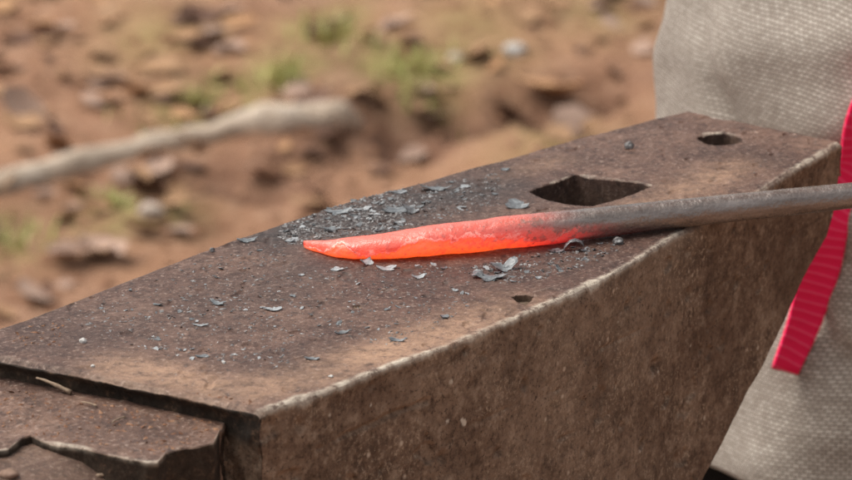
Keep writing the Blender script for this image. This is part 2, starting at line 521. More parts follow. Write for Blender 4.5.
def worn_block(Lp, Rp, ns, nt, nside, nleft, z0, depth, r0, chip, seed, topz=None, cap_d=0.04, ncap=40, u_dir=None,
               wear_gain=1.0, front_jag=0.0, scars=None):
    """A slab with worn, chipped upper edges. Lp / Rp: its two long upper edges, depth(s): its lower edge."""
    L = resample(Lp, ns, u_dir); Q = resample(Rp, ns, u_dir)
    s = np.linspace(0, 1, ns)
    across = Q - L
    wid = np.hypot(across[:, 0], across[:, 1])
    an = across / wid[:, None]
    dep = depth(s)
    chips = fbm(Q[:, 0], Q[:, 1], 0 * s, 70, 5, seed, 0.6)
    fine = fbm(Q[:, 0], Q[:, 1], 0 * s, 420, 3, seed + 5)
    rR = r0 * (1 + 0.45 * fine) + chip * sstep(0.05, 0.5, chips)
    rR = np.clip(rR, 0.0003, None)
    rL = r0 * 0.8 * (1 + 0.5 * fbm(L[:, 0], L[:, 1], 0 * s, 90, 4, seed + 9))
    rL = np.clip(rL, 0.0003, None)
    cols_v, cols_z, cols_w, cols_s = [], [], [], []
    one = np.ones(ns)
    for k in range(nleft):                      # left flank, from the bottom up
        f = 1 - k / nleft
        cols_v.append(0 * one); cols_z.append(-rL - (dep - rL) * f); cols_w.append(0 * one); cols_s.append(one)
    for k in range(4):
        a = math.pi / 2 * k / 4
        cols_v.append(rL * (1 - math.cos(a))); cols_z.append(-rL * (1 - math.sin(a))); cols_w.append(0.05 * one); cols_s.append(0.5 * one)
    for k in range(nt):
        f = k / (nt - 1)
        cols_v.append(rL + (wid - rL - rR) * f); cols_z.append(0 * one)
        dR = (wid - rR) - cols_v[-1]
        cols_w.append(np.clip(1 - dR / 0.0016, 0, 1) * 0.8); cols_s.append(0 * one)
    for k in range(1, 9):
        a = math.pi / 2 * k / 8
        fl = 0.55                               # flattened chamfer rather than a perfect round
        cv = (1 - fl) * math.sin(a) + fl * k / 8; cz = (1 - fl) * (1 - math.cos(a)) + fl * k / 8
        cols_v.append(wid - rR + rR * cv); cols_z.append(-rR * cz)
        cols_w.append(one * (0.9 if k < 5 else 0.45)); cols_s.append(one * (0 if k < 5 else (k - 4) / 4))
    for k in range(1, nside + 1):
        f = (k / nside)
        z = -rR - (dep - rR) * f
        cols_v.append(wid); cols_z.append(z)
        cols_w.append(np.clip(1 - (-z - rR) / 0.0012, 0, 1) * 0.5); cols_s.append(one)
    V = np.stack(cols_v, 1); Z = np.stack(cols_z, 1); W = np.stack(cols_w, 1); S = np.stack(cols_s, 1)
    X = L[:, None, 0] + an[:, None, 0] * V
    Y = L[:, None, 1] + an[:, None, 1] * V
    # flank relief, pushed along the outward direction
    iR = nleft + 4 + nt + 8
    fl = (0.0009 * fbm(X[:, iR:], Y[:, iR:], Z[:, iR:], 22, 3, seed + 2) + 0.00022 * fbm(X[:, iR:], Y[:, iR:], Z[:, iR:], 260, 3, seed + 3))
    pit = fbm(X[:, iR:], Y[:, iR:], Z[:, iR:], 130, 2, seed + 41)
    fl = fl - 0.0010 * sstep(0.42, 0.62, pit)
    if scars is not None:
        dsc, wsc = scars(X[:, iR:], Y[:, iR:], Z[:, iR:] + z0)
        fl = fl + dsc; W[:, iR:] = np.maximum(W[:, iR:], wsc)
    ramp = sstep(0, 0.004, -Z[:, iR:] - rR[:, None])
    X[:, iR:] += an[:, None, 0] * fl * ramp; Y[:, iR:] += an[:, None, 1] * fl * ramp
    iT0, iT1 = nleft + 4, nleft + 4 + nt
    if topz is not None:
        dz, dw, ds, dx, dy = topz(X[:, iT0:iT1], Y[:, iT0:iT1])
        X[:, iT0:iT1] += dx; Y[:, iT0:iT1] += dy
        Z[:, iT0:iT1] += dz
        W[:, iT0:iT1] = np.maximum(W[:, iT0:iT1], dw)
        S[:, iT0:iT1] = np.maximum(S[:, iT0:iT1], ds)
    # end caps: the same section pushed down
    ax0 = (L[0] + Q[0] - L[5] - Q[5]); ax0 /= np.hypot(*ax0)
    ax1 = (L[-1] + Q[-1] - L[-6] - Q[-6]); ax1 /= np.hypot(*ax1)

    def cap(i, ax, dlist):
        rows = []
        for d in dlist:
            zz = np.minimum(Z[i], -d)
            zz = np.maximum(zz, -dep[i])
            jag = np.where(Z[i] > -d, 1, 1) * (0.0016 * fbm(X[i], Y[i], zz, 120, 4, seed + 7, 0.6) + 0.0004 * fbm(X[i], Y[i], zz, 500, 2, seed + 8))
            rr = 0.0007 * min(1, d / 0.0008) - 0.0026 * float(sstep(0.0012, 0.0042, np.array(d))) * sstep(0.002, 0.016, wid[i] - V[i])
            rows.append((X[i] + ax[0] * (jag * min(1, d / 0.001) + rr), Y[i] + ax[1] * (jag * min(1, d / 0.001) + rr), zz,
                         np.full_like(zz, max(0, 1 - d / 0.0012)) * 0.12, np.full_like(zz, min(1, d / 0.002))))
        return rows
    # round and break the two end edges
    for i in range(8):
        q = i * 1.0
    d0 = np.linspace(0.0004, min(cap_d, dep[0]), ncap)
    d1 = np.linspace(0.0004, dep[-1], ncap)
    if front_jag:
        step = np.hypot(*(Q[1] - Q[0]))
        n0 = int(0.006 / step) + 2
        jagv = front_jag * (0.8 * fbm(X[0], Y[0], 0 * X[0], 70, 4, seed + 21) + 0.5)
        for i in range(n0):
            ui = i * step
            drop = np.clip(jagv - ui, 0, None) * 0.8 + 0.0006 * max(0, 1 - ui / 0.0015)
            m = S[i] < 0.9
            Z[i] = np.where(m, Z[i] - drop, Z[i])
            W[i] = np.maximum(W[i], np.where(m, np.clip(1 - (ui - jagv) / 0.0012, 0, 1) * 0.22, 0))
    rows = [(X[i], Y[i], Z[i], W[i], S[i]) for i in range(ns)]
    rows = cap(0, ax0, d0[::-1]) + rows + cap(ns - 1, ax1, d1)
    arr = [np.concatenate([r[k] for r in rows]) for k in range(5)]
    verts = np.stack([arr[0], arr[1], arr[2] + z0], -1)
    faces = grid_faces(len(rows), V.shape[1], True, flip=True)
    return verts, faces, np.clip(arr[3] * wear_gain, 0, 1), arr[4]


# ------------------------------------------------------------------ anvil
right_px = [(262, 411), (284, 404), (327, 391), (394, 364), (451, 345), (514, 319), (568, 295), (601, 280), (635, 261), (678, 234),
            (722, 212), (766, 189), (795, 170), (823, 154), (841, 143)]
left_px = [(-49, 347), (0, 328), (25, 320), (90, 295), (133, 278), (200, 252), (284, 223), (347, 202), (424, 182), (470, 168), (500, 161),
           (575, 139), (625, 127), (650, 120), (686, 111.5)]
RP = np.array([at_z(*p) for p in right_px]); LP = np.array([at_z(*p) for p in left_px])
axis = (RP[-1] - RP[0]) + (LP[-1] - LP[0]); axis = axis[:2] / np.hypot(*axis[:2])
cross = np.array([axis[1], -axis[0]])              # towards the flank that faces the camera

# lower edge of the heel, read on the flank's own vertical plane
p0, p1 = RP[5][:2], RP[-1][:2]
nrm = np.array([-(p1 - p0)[1], (p1 - p0)[0]])
heel = []
for px, py in [(841, 165), (834, 212), (826, 236), (801, 278), (781, 320), (741, 388), (705, 460), (690, 490)]:
    d = ray(px, py)
    k = ((p0 - CAM[:2]) @ nrm) / (d[:2] @ nrm)
    q = CAM + d * k
    heel.append((((q[:2] - RP[0][:2]) @ axis) / ((RP[-1][:2] - RP[0][:2]) @ axis), FACE - q[2]))
heel = sorted(heel)
hs = np.array([h[0] for h in heel]); hz = np.array([h[1] for h in heel])
print('HEEL', [(round(a, 3), round(b, 4)) for a, b in heel])


def depth_face(s):
    dd = np.interp(s, hs, hz)
    sl = (hz[1] - hz[0]) / (hs[1] - hs[0])
    dd = np.where(s < hs[0], hz[0] + (s - hs[0]) * sl, dd)
    return np.clip(dd, 0.012, 0.105)


PX = lambda pts, z=FACE: np.array([at_z(x, y, z)[:2] for x, y in pts])
hardy = PX([(529, 192), (545, 199), (570, 204), (593, 205.5), (612, 201), (630, 195), (652, 186), (640, 182.5), (615, 179.5), (584, 176), (575, 174.5), (566, 178), (552, 183), (538, 187)])
pritchel = PX([(720 + 21.5 * math.cos(a) + 2.0 * math.sin(3 * a), 139.3 + 6.2 * math.sin(a)) for a in np.linspace(0, 2 * math.pi, 22)[:-1]])
notch = PX([(511, 296.8), (518, 295), (526, 294.6), (534, 296.2), (531, 300.5), (526, 305), (521, 303.5), (515, 300)])
ding = PX([(352, 306), (360, 305), (362, 308), (354, 309)])


hardy = ragged(hardy, 0.0010, 0.0003, 100, 3)
pritchel = ragged(pritchel, 0.0006, 0.0005, 260, 4)
notch = ragged(notch, 0.0005, 0.0006, 300, 5)


def face_relief(x, y):
    z = 0.00035 * fbm(x, y, 0, 16, 3, 3) + 0.00016 * fbm(x, y, 0, 120, 4, 4) + 0.00010 * fbm(x, y, 0, 700, 2, 6)
    w = np.zeros_like(x); s = np.zeros_like(x)
    pits = fbm(x, y, 0, 160, 2, 91)
    z -= 0.0005 * sstep(0.45, 0.65, pits)
    dx = np.zeros_like(x); dy = np.zeros_like(x)
    cell = 0.00046
    for poly, dpt, rim in ((hardy, 0.036, 0.0024), (pritchel, 0.012, 0.0017), (notch, 0.0022, 0.0006), (ding, 0.0006, 0.0002)):
        c = poly.mean(0); rad = np.linalg.norm(poly - c, axis=1).max() + 0.006
        m = np.hypot(x - c[0], y - c[1]) < rad
        xm, ym = x[m], y[m]
        d = seg_dist(xm, ym, poly)
        qx, qy = nearest(xm, ym, poly)
        snap = np.abs(d) < cell
        dx[m] = np.where(snap, qx - xm, 0); dy[m] = np.where(snap, qy - ym, 0)
        far_side = sstep(-0.002, 0.006, (xm - c[0]) * 0.25 + (ym - c[1]))
        lip = rim * np.clip(0.5 + 1.1 * fbm(xm, ym, 0, 140, 3, 14), 0.1, 1.5) * (0.2 + 0.8 * far_side)
        dd = np.where(snap & (d >= 0), 0, d)
        zz = z[m] - lip * 0.65 * np.clip(1 - dd / np.maximum(lip, 1e-5), 0, 1) ** 1.4
        zz = np.where(d < 0, -dpt, zz)
        z[m] = zz
        if dpt > 0.005:
            w[m] = np.where((dd < lip) & (d >= cell), np.maximum(w[m], far_side * np.clip(0.7 + 1.3 * fbm(xm, ym, 0, 240, 3, 15), 0.1, 1)), w[m])
        s[m] = np.where(d < 0, 1.0, s[m])
    return z, w, s, dx, dy


def on_flank(px, py):
    d = ray(px, py)
    best = None
    for a_, b_ in zip(RP[:-1, :2], RP[1:, :2]):
        n_ = np.array([-(b_ - a_)[1], (b_ - a_)[0]])
        q = CAM + d * (((a_ - CAM[:2]) @ n_) / (d[:2] @ n_))
        t = ((q[:2] - a_) @ (b_ - a_)) / ((b_ - a_) @ (b_ - a_))
        e = max(0, -t, t - 1)
        if best is None or e < best[0]: best = (e, q)
    return best[1]


GROOVES = [([(318, 449), (345, 436), (372, 424), (400, 411), (428, 401)], 0.0007, 0.0009), ([(470, 425), (520, 402), (560, 390)], 0.0006, 0.0006), ([(600, 350), (640, 330), (668, 322)], 0.0005, 0.0005),
           ([(622, 268), (621, 300), (618, 338)], 0.0007, 0.0006), ([(560, 440), (610, 415)], 0.0006, 0.0005), ([(690, 300), (730, 280), (752, 262)], 0.0005, 0.0005)]
PITS = [(466, 351, 0.0010, 0.0016), (427, 438, 0.0012, 0.0012), (442, 457, 0.0013, 0.0012), (628, 306, 0.0014, 0.0014), (640, 297, 0.0010, 0.0012), (734, 228, 0.0011, 0.0014), (655, 366, 0.0020, 0.0022), (300, 425, 0.0016, 0.0012), (520, 360, 0.0009, 0.0010),
        (585, 400, 0.0012, 0.0010), (497, 452, 0.0014, 0.0010), (540, 330, 0.0010, 0.0010), (700, 350, 0.0012, 0.0010), (380, 470, 0.0012, 0.0012)]
FLECKS = [(452, 382), (447, 422), (464, 423), (462, 420), (502, 350), (505, 347), (502, 408), (502, 404), (418, 431), (419, 436), (424, 446), (372, 405), (658, 372), (620, 322), (621, 314), (575, 345), (617, 288), (690, 345), (545, 300), (610, 450), (330, 415)]


def flank_scars(x, y, z):
    dz = np.zeros_like(x); w = np.zeros_like(x)
    wob = 0.0009 * fbm(x, y, z, 160, 3, 95)
    spk = fbm(x, y, z, 700, 2, 97)
    for pts, wd, dp in GROOVES:
        P = [on_flank(*q) for q in pts]
        d = np.full(x.shape, 1e9)
        for a_, b_ in zip(P[:-1], P[1:]):
            e = b_ - a_
            t = np.clip(((x - a_[0]) * e[0] + (y - a_[1]) * e[1] + (z - a_[2]) * e[2]) / (e @ e), 0, 1)
            d = np.minimum(d, np.sqrt((x - a_[0] - t * e[0]) ** 2 + (y - a_[1] - t * e[1]) ** 2 + (z - a_[2] - t * e[2]) ** 2))
        dz -= dp * np.exp(-((d + wob) / wd) ** 2) * np.clip(0.6 + 1.5 * fbm(x, y, z, 90, 2, 96), 0, 1.3)
    for px, py, rd, dp in PITS:
        c = on_flank(px, py)
        d = np.sqrt((x - c[0]) ** 2 + (y - c[1]) ** 2 + (z - c[2]) ** 2) + wob
        dz -= dp * np.exp(-(np.clip(d, 0, None) / rd) ** 2)
    for px, py in FLECKS:
        c = on_flank(px, py)
        d = np.sqrt((x - c[0]) ** 2 + (y - c[1]) ** 2 + (z - c[2]) ** 2) + 1.5 * wob + 0.0005 * spk
        w = np.maximum(w, 0.9 * (1 - sstep(0.0001, 0.0004, d)))
    return dz, w


anvil = empty('anvil', (float((RP[5] + LP[5])[0] / 2), float((RP[5] + LP[5])[1] / 2), 0.47),
              'rusty brown iron anvil with chipped edges carrying the glowing blade', 'anvil')
V, F, wear, side = worn_block(LP, RP, 880, 330, 190, 24, FACE, depth_face, 0.0012, 0.0013, 31, face_relief, cap_d=0.09, ncap=90, u_dir=axis, front_jag=0.0022, scars=flank_scars)


def pxdist(v, pts, rad):
    """falloff round a polyline given in pixels on the face"""
    P = PX(pts); d = np.full(len(v), 1e9)
    for a, b in zip(P[:-1], P[1:]):
        e = b - a
        t = np.clip(((v[:, :2] - a) @ e) / (e @ e), 0, 1)
        d = np.minimum(d, np.hypot(*(v[:, :2] - a - t[:, None] * e).T))
    return np.exp(-(d / rad) ** 2)


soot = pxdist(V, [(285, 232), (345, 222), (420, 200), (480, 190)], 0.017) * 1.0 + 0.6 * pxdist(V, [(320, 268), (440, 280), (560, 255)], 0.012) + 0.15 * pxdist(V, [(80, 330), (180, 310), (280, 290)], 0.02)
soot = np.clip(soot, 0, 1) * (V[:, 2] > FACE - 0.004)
tan = np.clip(pxdist(V, [(120, 368), (230, 392), (300, 380), (420, 340), (510, 305)], 0.011) + 0.7 * pxdist(V, [(640, 205), (740, 165), (690, 190)], 0.009) + 0.5 * pxdist(V, [(500, 175), (560, 160)], 0.006), 0, 1)
ncol_ = len(V) // (880 + 180)
grime_shade = np.zeros(len(V))
grime_shade[:90 * ncol_] = (V[:90 * ncol_, 2] < FACE - 0.0011) * (1 - 0.5 * sstep(0.008, 0.014, FACE - V[:90 * ncol_, 2]))  # front wall: dirt, with the step's shade painted into its colour
for poly, am in ((hardy, 0.5), (pritchel, 0.6), (notch, 0.4)):  # hole walls: dark scale, with the shade inside painted in too
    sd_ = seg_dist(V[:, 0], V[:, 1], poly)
    grime_shade = np.where((sd_ < 0.00005) & (V[:, 2] > FACE - 0.04) & (V[:, 2] < FACE - 0.0016), am, grime_shade)
    grime_shade = np.where((np.abs(sd_) < 0.00004) & (V[:, 2] > FACE - 0.0016), am * 0.75, grime_shade)
al = ((V[:, :2] - RP[0][:2]) @ axis) / ((RP[-1][:2] - RP[0][:2]) @ axis)
patchy = 0.55 + 1.3 * fbm(V[:, 0], V[:, 1], V[:, 2], 120, 4, 66, 0.6)
wear = wear * np.interp(al, [-0.02, 0.03, 0.10, 0.2, 0.45, 0.58, 0.66, 0.80, 0.88, 1.0], [0.4, 0.9, 1.0, 1.0, 1.0, 0.9, 0.6, 0.45, 0.85, 0.7]) * np.clip(patchy + 0.2, 0.2, 1.1)
wear = np.where((side > 0.9) & (V[:, 2] < FACE - 0.005), np.maximum(wear, flank_scars(V[:, 0], V[:, 1], V[:, 2])[1]), wear)
wear = np.clip(wear, 0, 1)
body = link('face_block', V, F, M['anvil'], anvil, True, dict(wear=wear, soot=soot, tan=tan, side=side, grime_shade=grime_shade))
zr = V[F, 2].max(1) - V[F, 2].min(1)          # the walls of the holes are crisp, flat-shaded drops
body.data.polygons.foreach_set('use_smooth', zr < 0.0015)
FACE_BVH = BVHTree.FromPolygons(V.tolist(), F.tolist())

# cutting table: the lower ledge in front of the face
H1 = 0.0068
ZT = FACE - H1
tab_front = [(219, 431), (214, 443), (196, 447), (183, 448), (166, 453), (158, 462), (147, 462), (110, 455), (83, 448), (60, 445), (43, 441), (31, 435), (22, 438), (8, 449), (-18, 452), (-45, 440), (-75, 420)]
fb = [at_z(263, 429, ZT), at_z(-60, 365, ZT)]
TF = np.array([at_z(x, y, ZT) for x, y in tab_front])
axis3 = np.array([axis[0], axis[1], 0])
e0 = at_z(219, 420, ZT) + axis3 * 0.004; e1 = at_z(-75, 362, ZT) + axis3 * 0.004
tt = np.linspace(0, 1, len(TF))
dd = np.r_[0, np.cumsum(np.hypot(*np.diff(TF[:, :2], axis=0).T))]; dd /= dd[-1]
# both edges run from the camera-side end to the far end; the front edge is the "right" edge when read backwards
TB = np.array([e0 + (e1 - e0) * np.clip(((q - e0) @ (e1 - e0)) / ((e1 - e0) @ (e1 - e0)), 0, 1) for q in TF])
TB[0] = e0; TB[-1] = e1


def table_relief(x, y):
    z = 0.0007 * fbm(x, y, 0, 30, 3, 53) + 0.0003 * fbm(x, y, 0, 150, 4, 54) + 0.00012 * fbm(x, y, 0, 700, 2, 55)
    return z, 0 * x, 0 * x, 0 * x, 0 * x


def rs(pts, n):
    d = np.r_[0, np.cumsum(np.hypot(*np.diff(TF[:, :2], axis=0).T))]; d /= d[-1]
    s = np.linspace(0, 1, n)
    return np.stack([np.interp(s, d, pts[:, k]) for k in (0, 1, 2)], -1)


# reversed so the block's outward "right" flank is the front edge of the ledge
V2, F2, wear2, side2 = worn_block(rs(TB, 400)[::-1], rs(TF, 400)[::-1], 400, 110, 60, 3, ZT, lambda s: np.full_like(s, 0.022), 0.0005, 0.0011, 77, table_relief, cap_d=0.022, ncap=40)
F2 = F2[:, ::-1]
z2 = np.zeros(len(V2))
link('cutting_table', V2, F2, M['anvil'], anvil, True, dict(wear=wear2 * np.clip(0.35 + 1.2 * fbm(V2[:, 0], V2[:, 1], V2[:, 2], 90, 4, 67, 0.6), 0, 0.8), soot=z2, tan=z2 + 0.12, side=side2, grime_shade=0.9 * sstep(0.5, 1.0, side2)))  # ledge front: dirt and painted shade below the lip
TABLE_BVH = BVHTree.FromPolygons(V2.tolist(), F2.tolist())

# crumbling crust that fills the corner between the ledge and the flank
qa, qb = at_z(211, 424, ZT - 0.0015), at_z(260, 433.5, ZT - 0.001)
outv = np.array([-axis[0], -axis[1], 0])
KV = []
nk, mk = 110, 120
for i in range(nk):
    f = i / (nk - 1)
    for j in range(mk):
        g = j / (mk - 1)
        p = qa + (qb - qa) * f + outv * (-0.004 + (0.0125 - 0.009 * f ** 0.8) * g ** 0.6) + np.array([0, 0, -0.034 * max(0, g - 0.12) ** 1.25])
        KV.append(p)
KV = np.array(KV)
kn = fbm(KV[:, 0], KV[:, 1], KV[:, 2], 130, 5, 83, 0.65)
KV[:, 2] += 0.0028 * kn
KV[:, :2] += outv[:2] * (0.0022 * fbm(KV[:, 0], KV[:, 1], KV[:, 2], 160, 5, 84, 0.65))[:, None]
zk = np.zeros(len(KV))
link('crumbled_ledge', KV, grid_faces(nk, mk), M['anvil'], anvil, True, dict(wear=0.25 * sstep(0.25, 0.5, kn), soot=zk, tan=zk, side=zk + 1, grime_shade=zk + 0.30))

# horn: a tapering rounded beak
c_front = (RP[0][:2] + LP[0][:2]) / 2
hr, hn = 120, 96
HV = []
for i in range(hr):
    f = i / (hr - 1)
    u = 0.004 - f * 0.24
    hw = 0.050 * (1 - max(0, f - 0.02) ** 1.6) + 0.002
    crest = FACE - 0.0098 + 0.003 * f
    hh = 0.060 * (1 - f ** 1.4) + 0.004
    for k in range(hn):
        a = 2 * math.pi * k / hn
        ca, sa = math.cos(a), math.sin(a)
        ex = 0.75
        v = hw * math.copysign(abs(ca) ** ex, ca); zz = crest - hh + hh * math.copysign(abs(sa) ** ex, sa)
        q = c_front + axis * u + cross * v
        HV.append((q[0], q[1], zz))
HV = np.array(HV)
HV[:, 2] += 0.0011 * fbm(HV[:, 0], HV[:, 1], HV[:, 2], 30, 4, 61) + 0.0003 * fbm(HV[:, 0], HV[:, 1], HV[:, 2], 250, 3, 62)
HF = grid_faces(hr, hn, True).tolist() + [list(range(hn)), [(hr - 1) * hn + k for k in range(hn)][::-1]]
zh = np.zeros(len(HV))
link('horn', HV, HF, M['anvil'], anvil, True, dict(wear=zh, soot=zh + 0.1, tan=zh + 0.05, side=zh + 0.25))
HORN_BVH = BVHTree.FromPolygons(HV.tolist(), HF)

# waist and feet
mid = lambda s: (resample(LP, 101, axis)[int(s * 100)] + resample(RP, 101, axis)[int(s * 100)]) / 2
wc = mid(0.30)
prof = [(-0.098, 0.088, 0.050), (-0.110, 0.080, 0.046), (-0.130, 0.066, 0.040), (-0.155, 0.062, 0.038), (-0.180, 0.072, 0.044), (-0.200, 0.100, 0.062), (-0.210, 0.120, 0.075), (-0.214, 0.124, 0.078), (-0.248, 0.128, 0.080), (-0.250, 0.126, 0.079)]
WV = []
nw = 72
for dz, a_, b_ in prof:
    for k in range(nw):
        an = 2 * math.pi * k / nw
        ca, sa = math.cos(an), math.sin(an)
        q = wc + axis * a_ * math.copysign(abs(ca) ** 0.45, ca) + cross * b_ * math.copysign(abs(sa) ** 0.45, sa)
        WV.append((q[0], q[1], FACE + dz))
WV = np.array(WV)
WF = grid_faces(len(prof), nw, True, True).tolist() + [list(range(nw)), [(len(prof) - 1) * nw + k for k in range(nw)][::-1]]
zw = np.zeros(len(WV))
link('waist_and_feet', WV, WF, M['anvil'], anvil, True, dict(wear=zw, soot=zw, tan=zw, side=zw + 1))

# stump the anvil stands on
stump = empty('tree_stump', (float(wc[0]), float(wc[1]), 0.0), 'upright log section standing under the rusty anvil', 'stump')
SV = []
for i, z in enumerate(np.linspace(-0.03, 0.468, 24)):
    for k in range(64):
        a = 2 * math.pi * k / 64
        r = 0.185 + 0.02 * math.exp(-z * 9) + 0.006 * math.sin(3 * a + 1) + 0.006 * float(vnoise(math.cos(a) * 9, math.sin(a) * 9, z * 3, 5))
        SV.append((wc[0] + r * math.cos(a), wc[1] + r * math.sin(a), z))
SV = np.array(SV)
link('bark', SV, grid_faces(24, 64, True), M['stump_bark'], stump)
top = np.vstack([SV[-64:] + [0, 0, 0], SV[-64:] * [1, 1, 1] + [0, 0, 0.002]])
cen = np.array([wc[0], wc[1], 0])
top[64:, :2] = wc + (top[64:, :2] - wc) * 0.985
link('sawn_top', np.vstack([top, [[wc[0], wc[1], 0.4700]]]), [[k, (k + 1) % 64, 64 + (k + 1) % 64, 64 + k] for k in range(64)] + [[64 + k, 64 + (k + 1) % 64, 128] for k in range(64)], M['stump_wood'], stump, False)

# ------------------------------------------------------------------ hot blade on its bar
# stations: (centre px x, top px y, bottom px y, squareness, flat ratio width/height)
stn = [(304.5, 241.0, 248.0, 1.5), (309, 240.5, 250.4, 1.6), (317, 240.4, 252.8, 1.6), (326, 240.3, 255.6, 1.6), (336, 239.6, 258.0, 1.6), (351, 237.8, 259.3, 1.55), (368, 235.8, 259.5, 1.5), (385, 233.8, 259.0, 1.45),
       (400, 231.4, 258.3, 1.4), (417, 227.9, 257.5, 1.3), (434, 225.2, 256.3, 1.2), (451, 223.3, 254.8, 1.1), (467, 221.6, 253.2, 1.05), (491, 219.0, 251.0, 1.0), (517, 215.8, 248.0, 1.0), (544, 212.7, 244.8, 1.0), (566, 210.4, 242.2, 1.0), (600, 207.2, 237.4, 1.0),
       (640, 203.0, 232.2, 1.0), (675, 199.4, 228.0, 1.0), (710, 196.2, 224.2, 1.0), (750, 192.3, 219.8, 1.0), (800, 187.5, 214.2, 1.0), (852, 182.4, 208.4, 1.0), (930, 174.8, 200.0, 1.0), (1040, 164.2, 188.0, 1.0), (1180, 151, 173.4, 1.0)]
xs = np.array([s_[0] for s_ in stn], float)
# bar axis lies on the face: find its line through the bottom contour
bA = at_z(420, 257, FACE); bB = at_z(640, 236, FACE)
bdir = (bB - bA) / np.linalg.norm(bB - bA)
nst = 320
cx = np.linspace(304.6, 1180, nst); cx = 304.6 + (cx - 304.6) * (0.25 + 0.75 * (cx - 304.6) / 875.4)
ty = np.interp(cx, xs, [s_[1] for s_ in stn]); by = np.interp(cx, xs, [s_[2] for s_ in stn]); fr = np.interp(cx, xs, [s_[3] for s_ in stn])
ker = np.array([1, 4, 6, 4, 1]) / 16.0
def smooth(a):
    for _ in range(4):
        a = np.r_[a[:2], np.convolve(a, ker, 'valid'), a[-2:]]
    return a
ty, by, fr = smooth(ty), smooth(by), smooth(fr)
side_h = np.array([-bdir[1], bdir[0], 0.0])          # horizontal, away from the camera
vplane_n = side_h
BV, heat, crust = [], [], []
nb = 56
BAXIS = []
for i in range(nst):
    d = ray(cx[i], (ty[i] + by[i]) / 2)
    s1, c1 = math.sin(R(17.5)), math.cos(R(17.5))
    ex_ = 1.0 - 0.22 * float(1 - sstep(380, 500, np.array(cx[i])))
    aa_ = np.linspace(0, math.pi / 2, 40)
    h = 0.005
    for _ in range(4):                               # centre is one section height above the face
        k = (FACE + h + 0.0001 - CAM[2]) / d[2]
        app = (by[i] - ty[i]) * KX * k
        h = (app / 2) / (fr[i] * s1 * np.cos(aa_) ** ex_ + c1 * np.sin(aa_) ** ex_).max()
    c = CAM + d * k
    w = h * fr[i]
    BAXIS.append((c, h, w))
lift = [b[0][2] - b[1] - FACE for b in BAXIS]
off = -np.median(lift[60:150]) + 0.0002
print('BAR lift', [round(v * 1000, 2) for v in lift[::20]], 'r', [round(b[1] * 1000, 2) for b in BAXIS[::20]])
for i in range(nst):
    c, h, w = BAXIS[i]
    s_edge = cx[i]
    flat = float(sstep(470, 350, np.array(-s_edge) * -1)) if False else float(1 - sstep(380, 500, np.array(s_edge)))
    ex = 1.0 - 0.22 * flat
    for k in range(nb):
        a = 2 * math.pi * k / nb
        ca, sa = math.cos(a), math.sin(a)
        q = c + side_h * w * math.copysign(abs(ca) ** ex, ca) + np.array([0, 0, 1.0]) * h * math.copysign(abs(sa) ** ex, sa)
        BV.append(q)
        hx = cx[i] + 26 * float(vnoise(k * 0.22, i * 0.03, 0, 5))
        ht = 1.0 - 0.20 * float(sstep(400, 500, np.array(hx))) - 0.40 * float(sstep(480, 560, np.array(hx))) - 0.40 * float(sstep(535, 606, np.array(hx)))
        under = max(0.0, -sa)
        ht = ht * (1 + 0.12 * under) + 0.10 * under * float(sstep(700, 560, np.array(-hx)) if False else (1 - sstep(560, 690, np.array(hx))))
        heat.append(max(0.0, min(1.0, ht)))
        # clinging skin of scale on the upper half, ragged along its lower rim
        rim = 0.22 + 0.85 * float(vnoise(i * 0.055, 0.3, 0.7, 21)) + 0.25 * float(vnoise(i * 0.17, 1.3, 0.7, 22)) + 0.12 * float(vnoise(i * 0.5, k * 0.3, 0.7, 23))
        crust.append(0.5 + 0.5 * (sa - rim + 0.18))
BV = np.array(BV)
cc = np.repeat(np.array([b[0] for b in BAXIS]), nb, 0)
nn = (BV - cc); nl = np.linalg.norm(nn, axis=1, keepdims=True); nn /= nl
crust = np.array(crust)
hx = np.repeat(cx, nb)
disp = 0.00034 * fbm(BV[:, 0], BV[:, 1], BV[:, 2], 85, 3, 71) + 0.00025 * np.abs(vnoise(BV[:, 0] * 130, BV[:, 1] * 130, BV[:, 2] * 60, 79)) + 0.00012 * fbm(BV[:, 0], BV[:, 1], BV[:, 2], 480, 3, 72) + 0.0004 * sstep(0.45, 0.55, crust) * (1 - sstep(500, 600, hx)) 
disp -= 0.00030 * (1 - sstep(480, 600, hx))
disp *= np.clip(nl[:, 0] / 0.004, 0.2, 1) * (1 - 0.72 * sstep(520, 640, hx))
BV = BV + nn * disp[:, None]
BV[:, 2] += off * 0
bar = empty('forged_bar', tuple(float(v) for v in BAXIS[150][0]), 'round iron bar with a red-hot knife-shaped tip lying on the anvil', 'hot iron')
BFa = grid_faces(nst, nb, True, True).tolist()
isplit = int(np.searchsorted(cx, 615))
heat = np.array(heat)
va, vb = BV[:(isplit + 1) * nb], BV[isplit * nb:]
fa = grid_faces(isplit + 1, nb, True, True).tolist() + [list(range(nb))]
fb2 = grid_faces(nst - isplit, nb, True, True).tolist() + [[(nst - isplit - 1) * nb + k for k in range(nb)][::-1]]
tag(link('glowing_blade', va, fa, M['hot'], bar, True, dict(glow_level=heat[:(isplit + 1) * nb], crust=crust[:(isplit + 1) * nb])), 'glowing orange-red tip with clinging scale')
tag(link('cold_shaft', vb, fb2, M['hot'], bar, True, dict(glow_level=heat[isplit * nb:], crust=crust[isplit * nb:])), 'dark grey unheated end')

# ------------------------------------------------------------------ forge scale
def drop_on(bvh, x, y, z=2.0):
    hit = bvh.ray_cast(Vector((x, y, z)), Vector((0, 0, -1)))
    return hit[0].z if hit[0] is not None else None


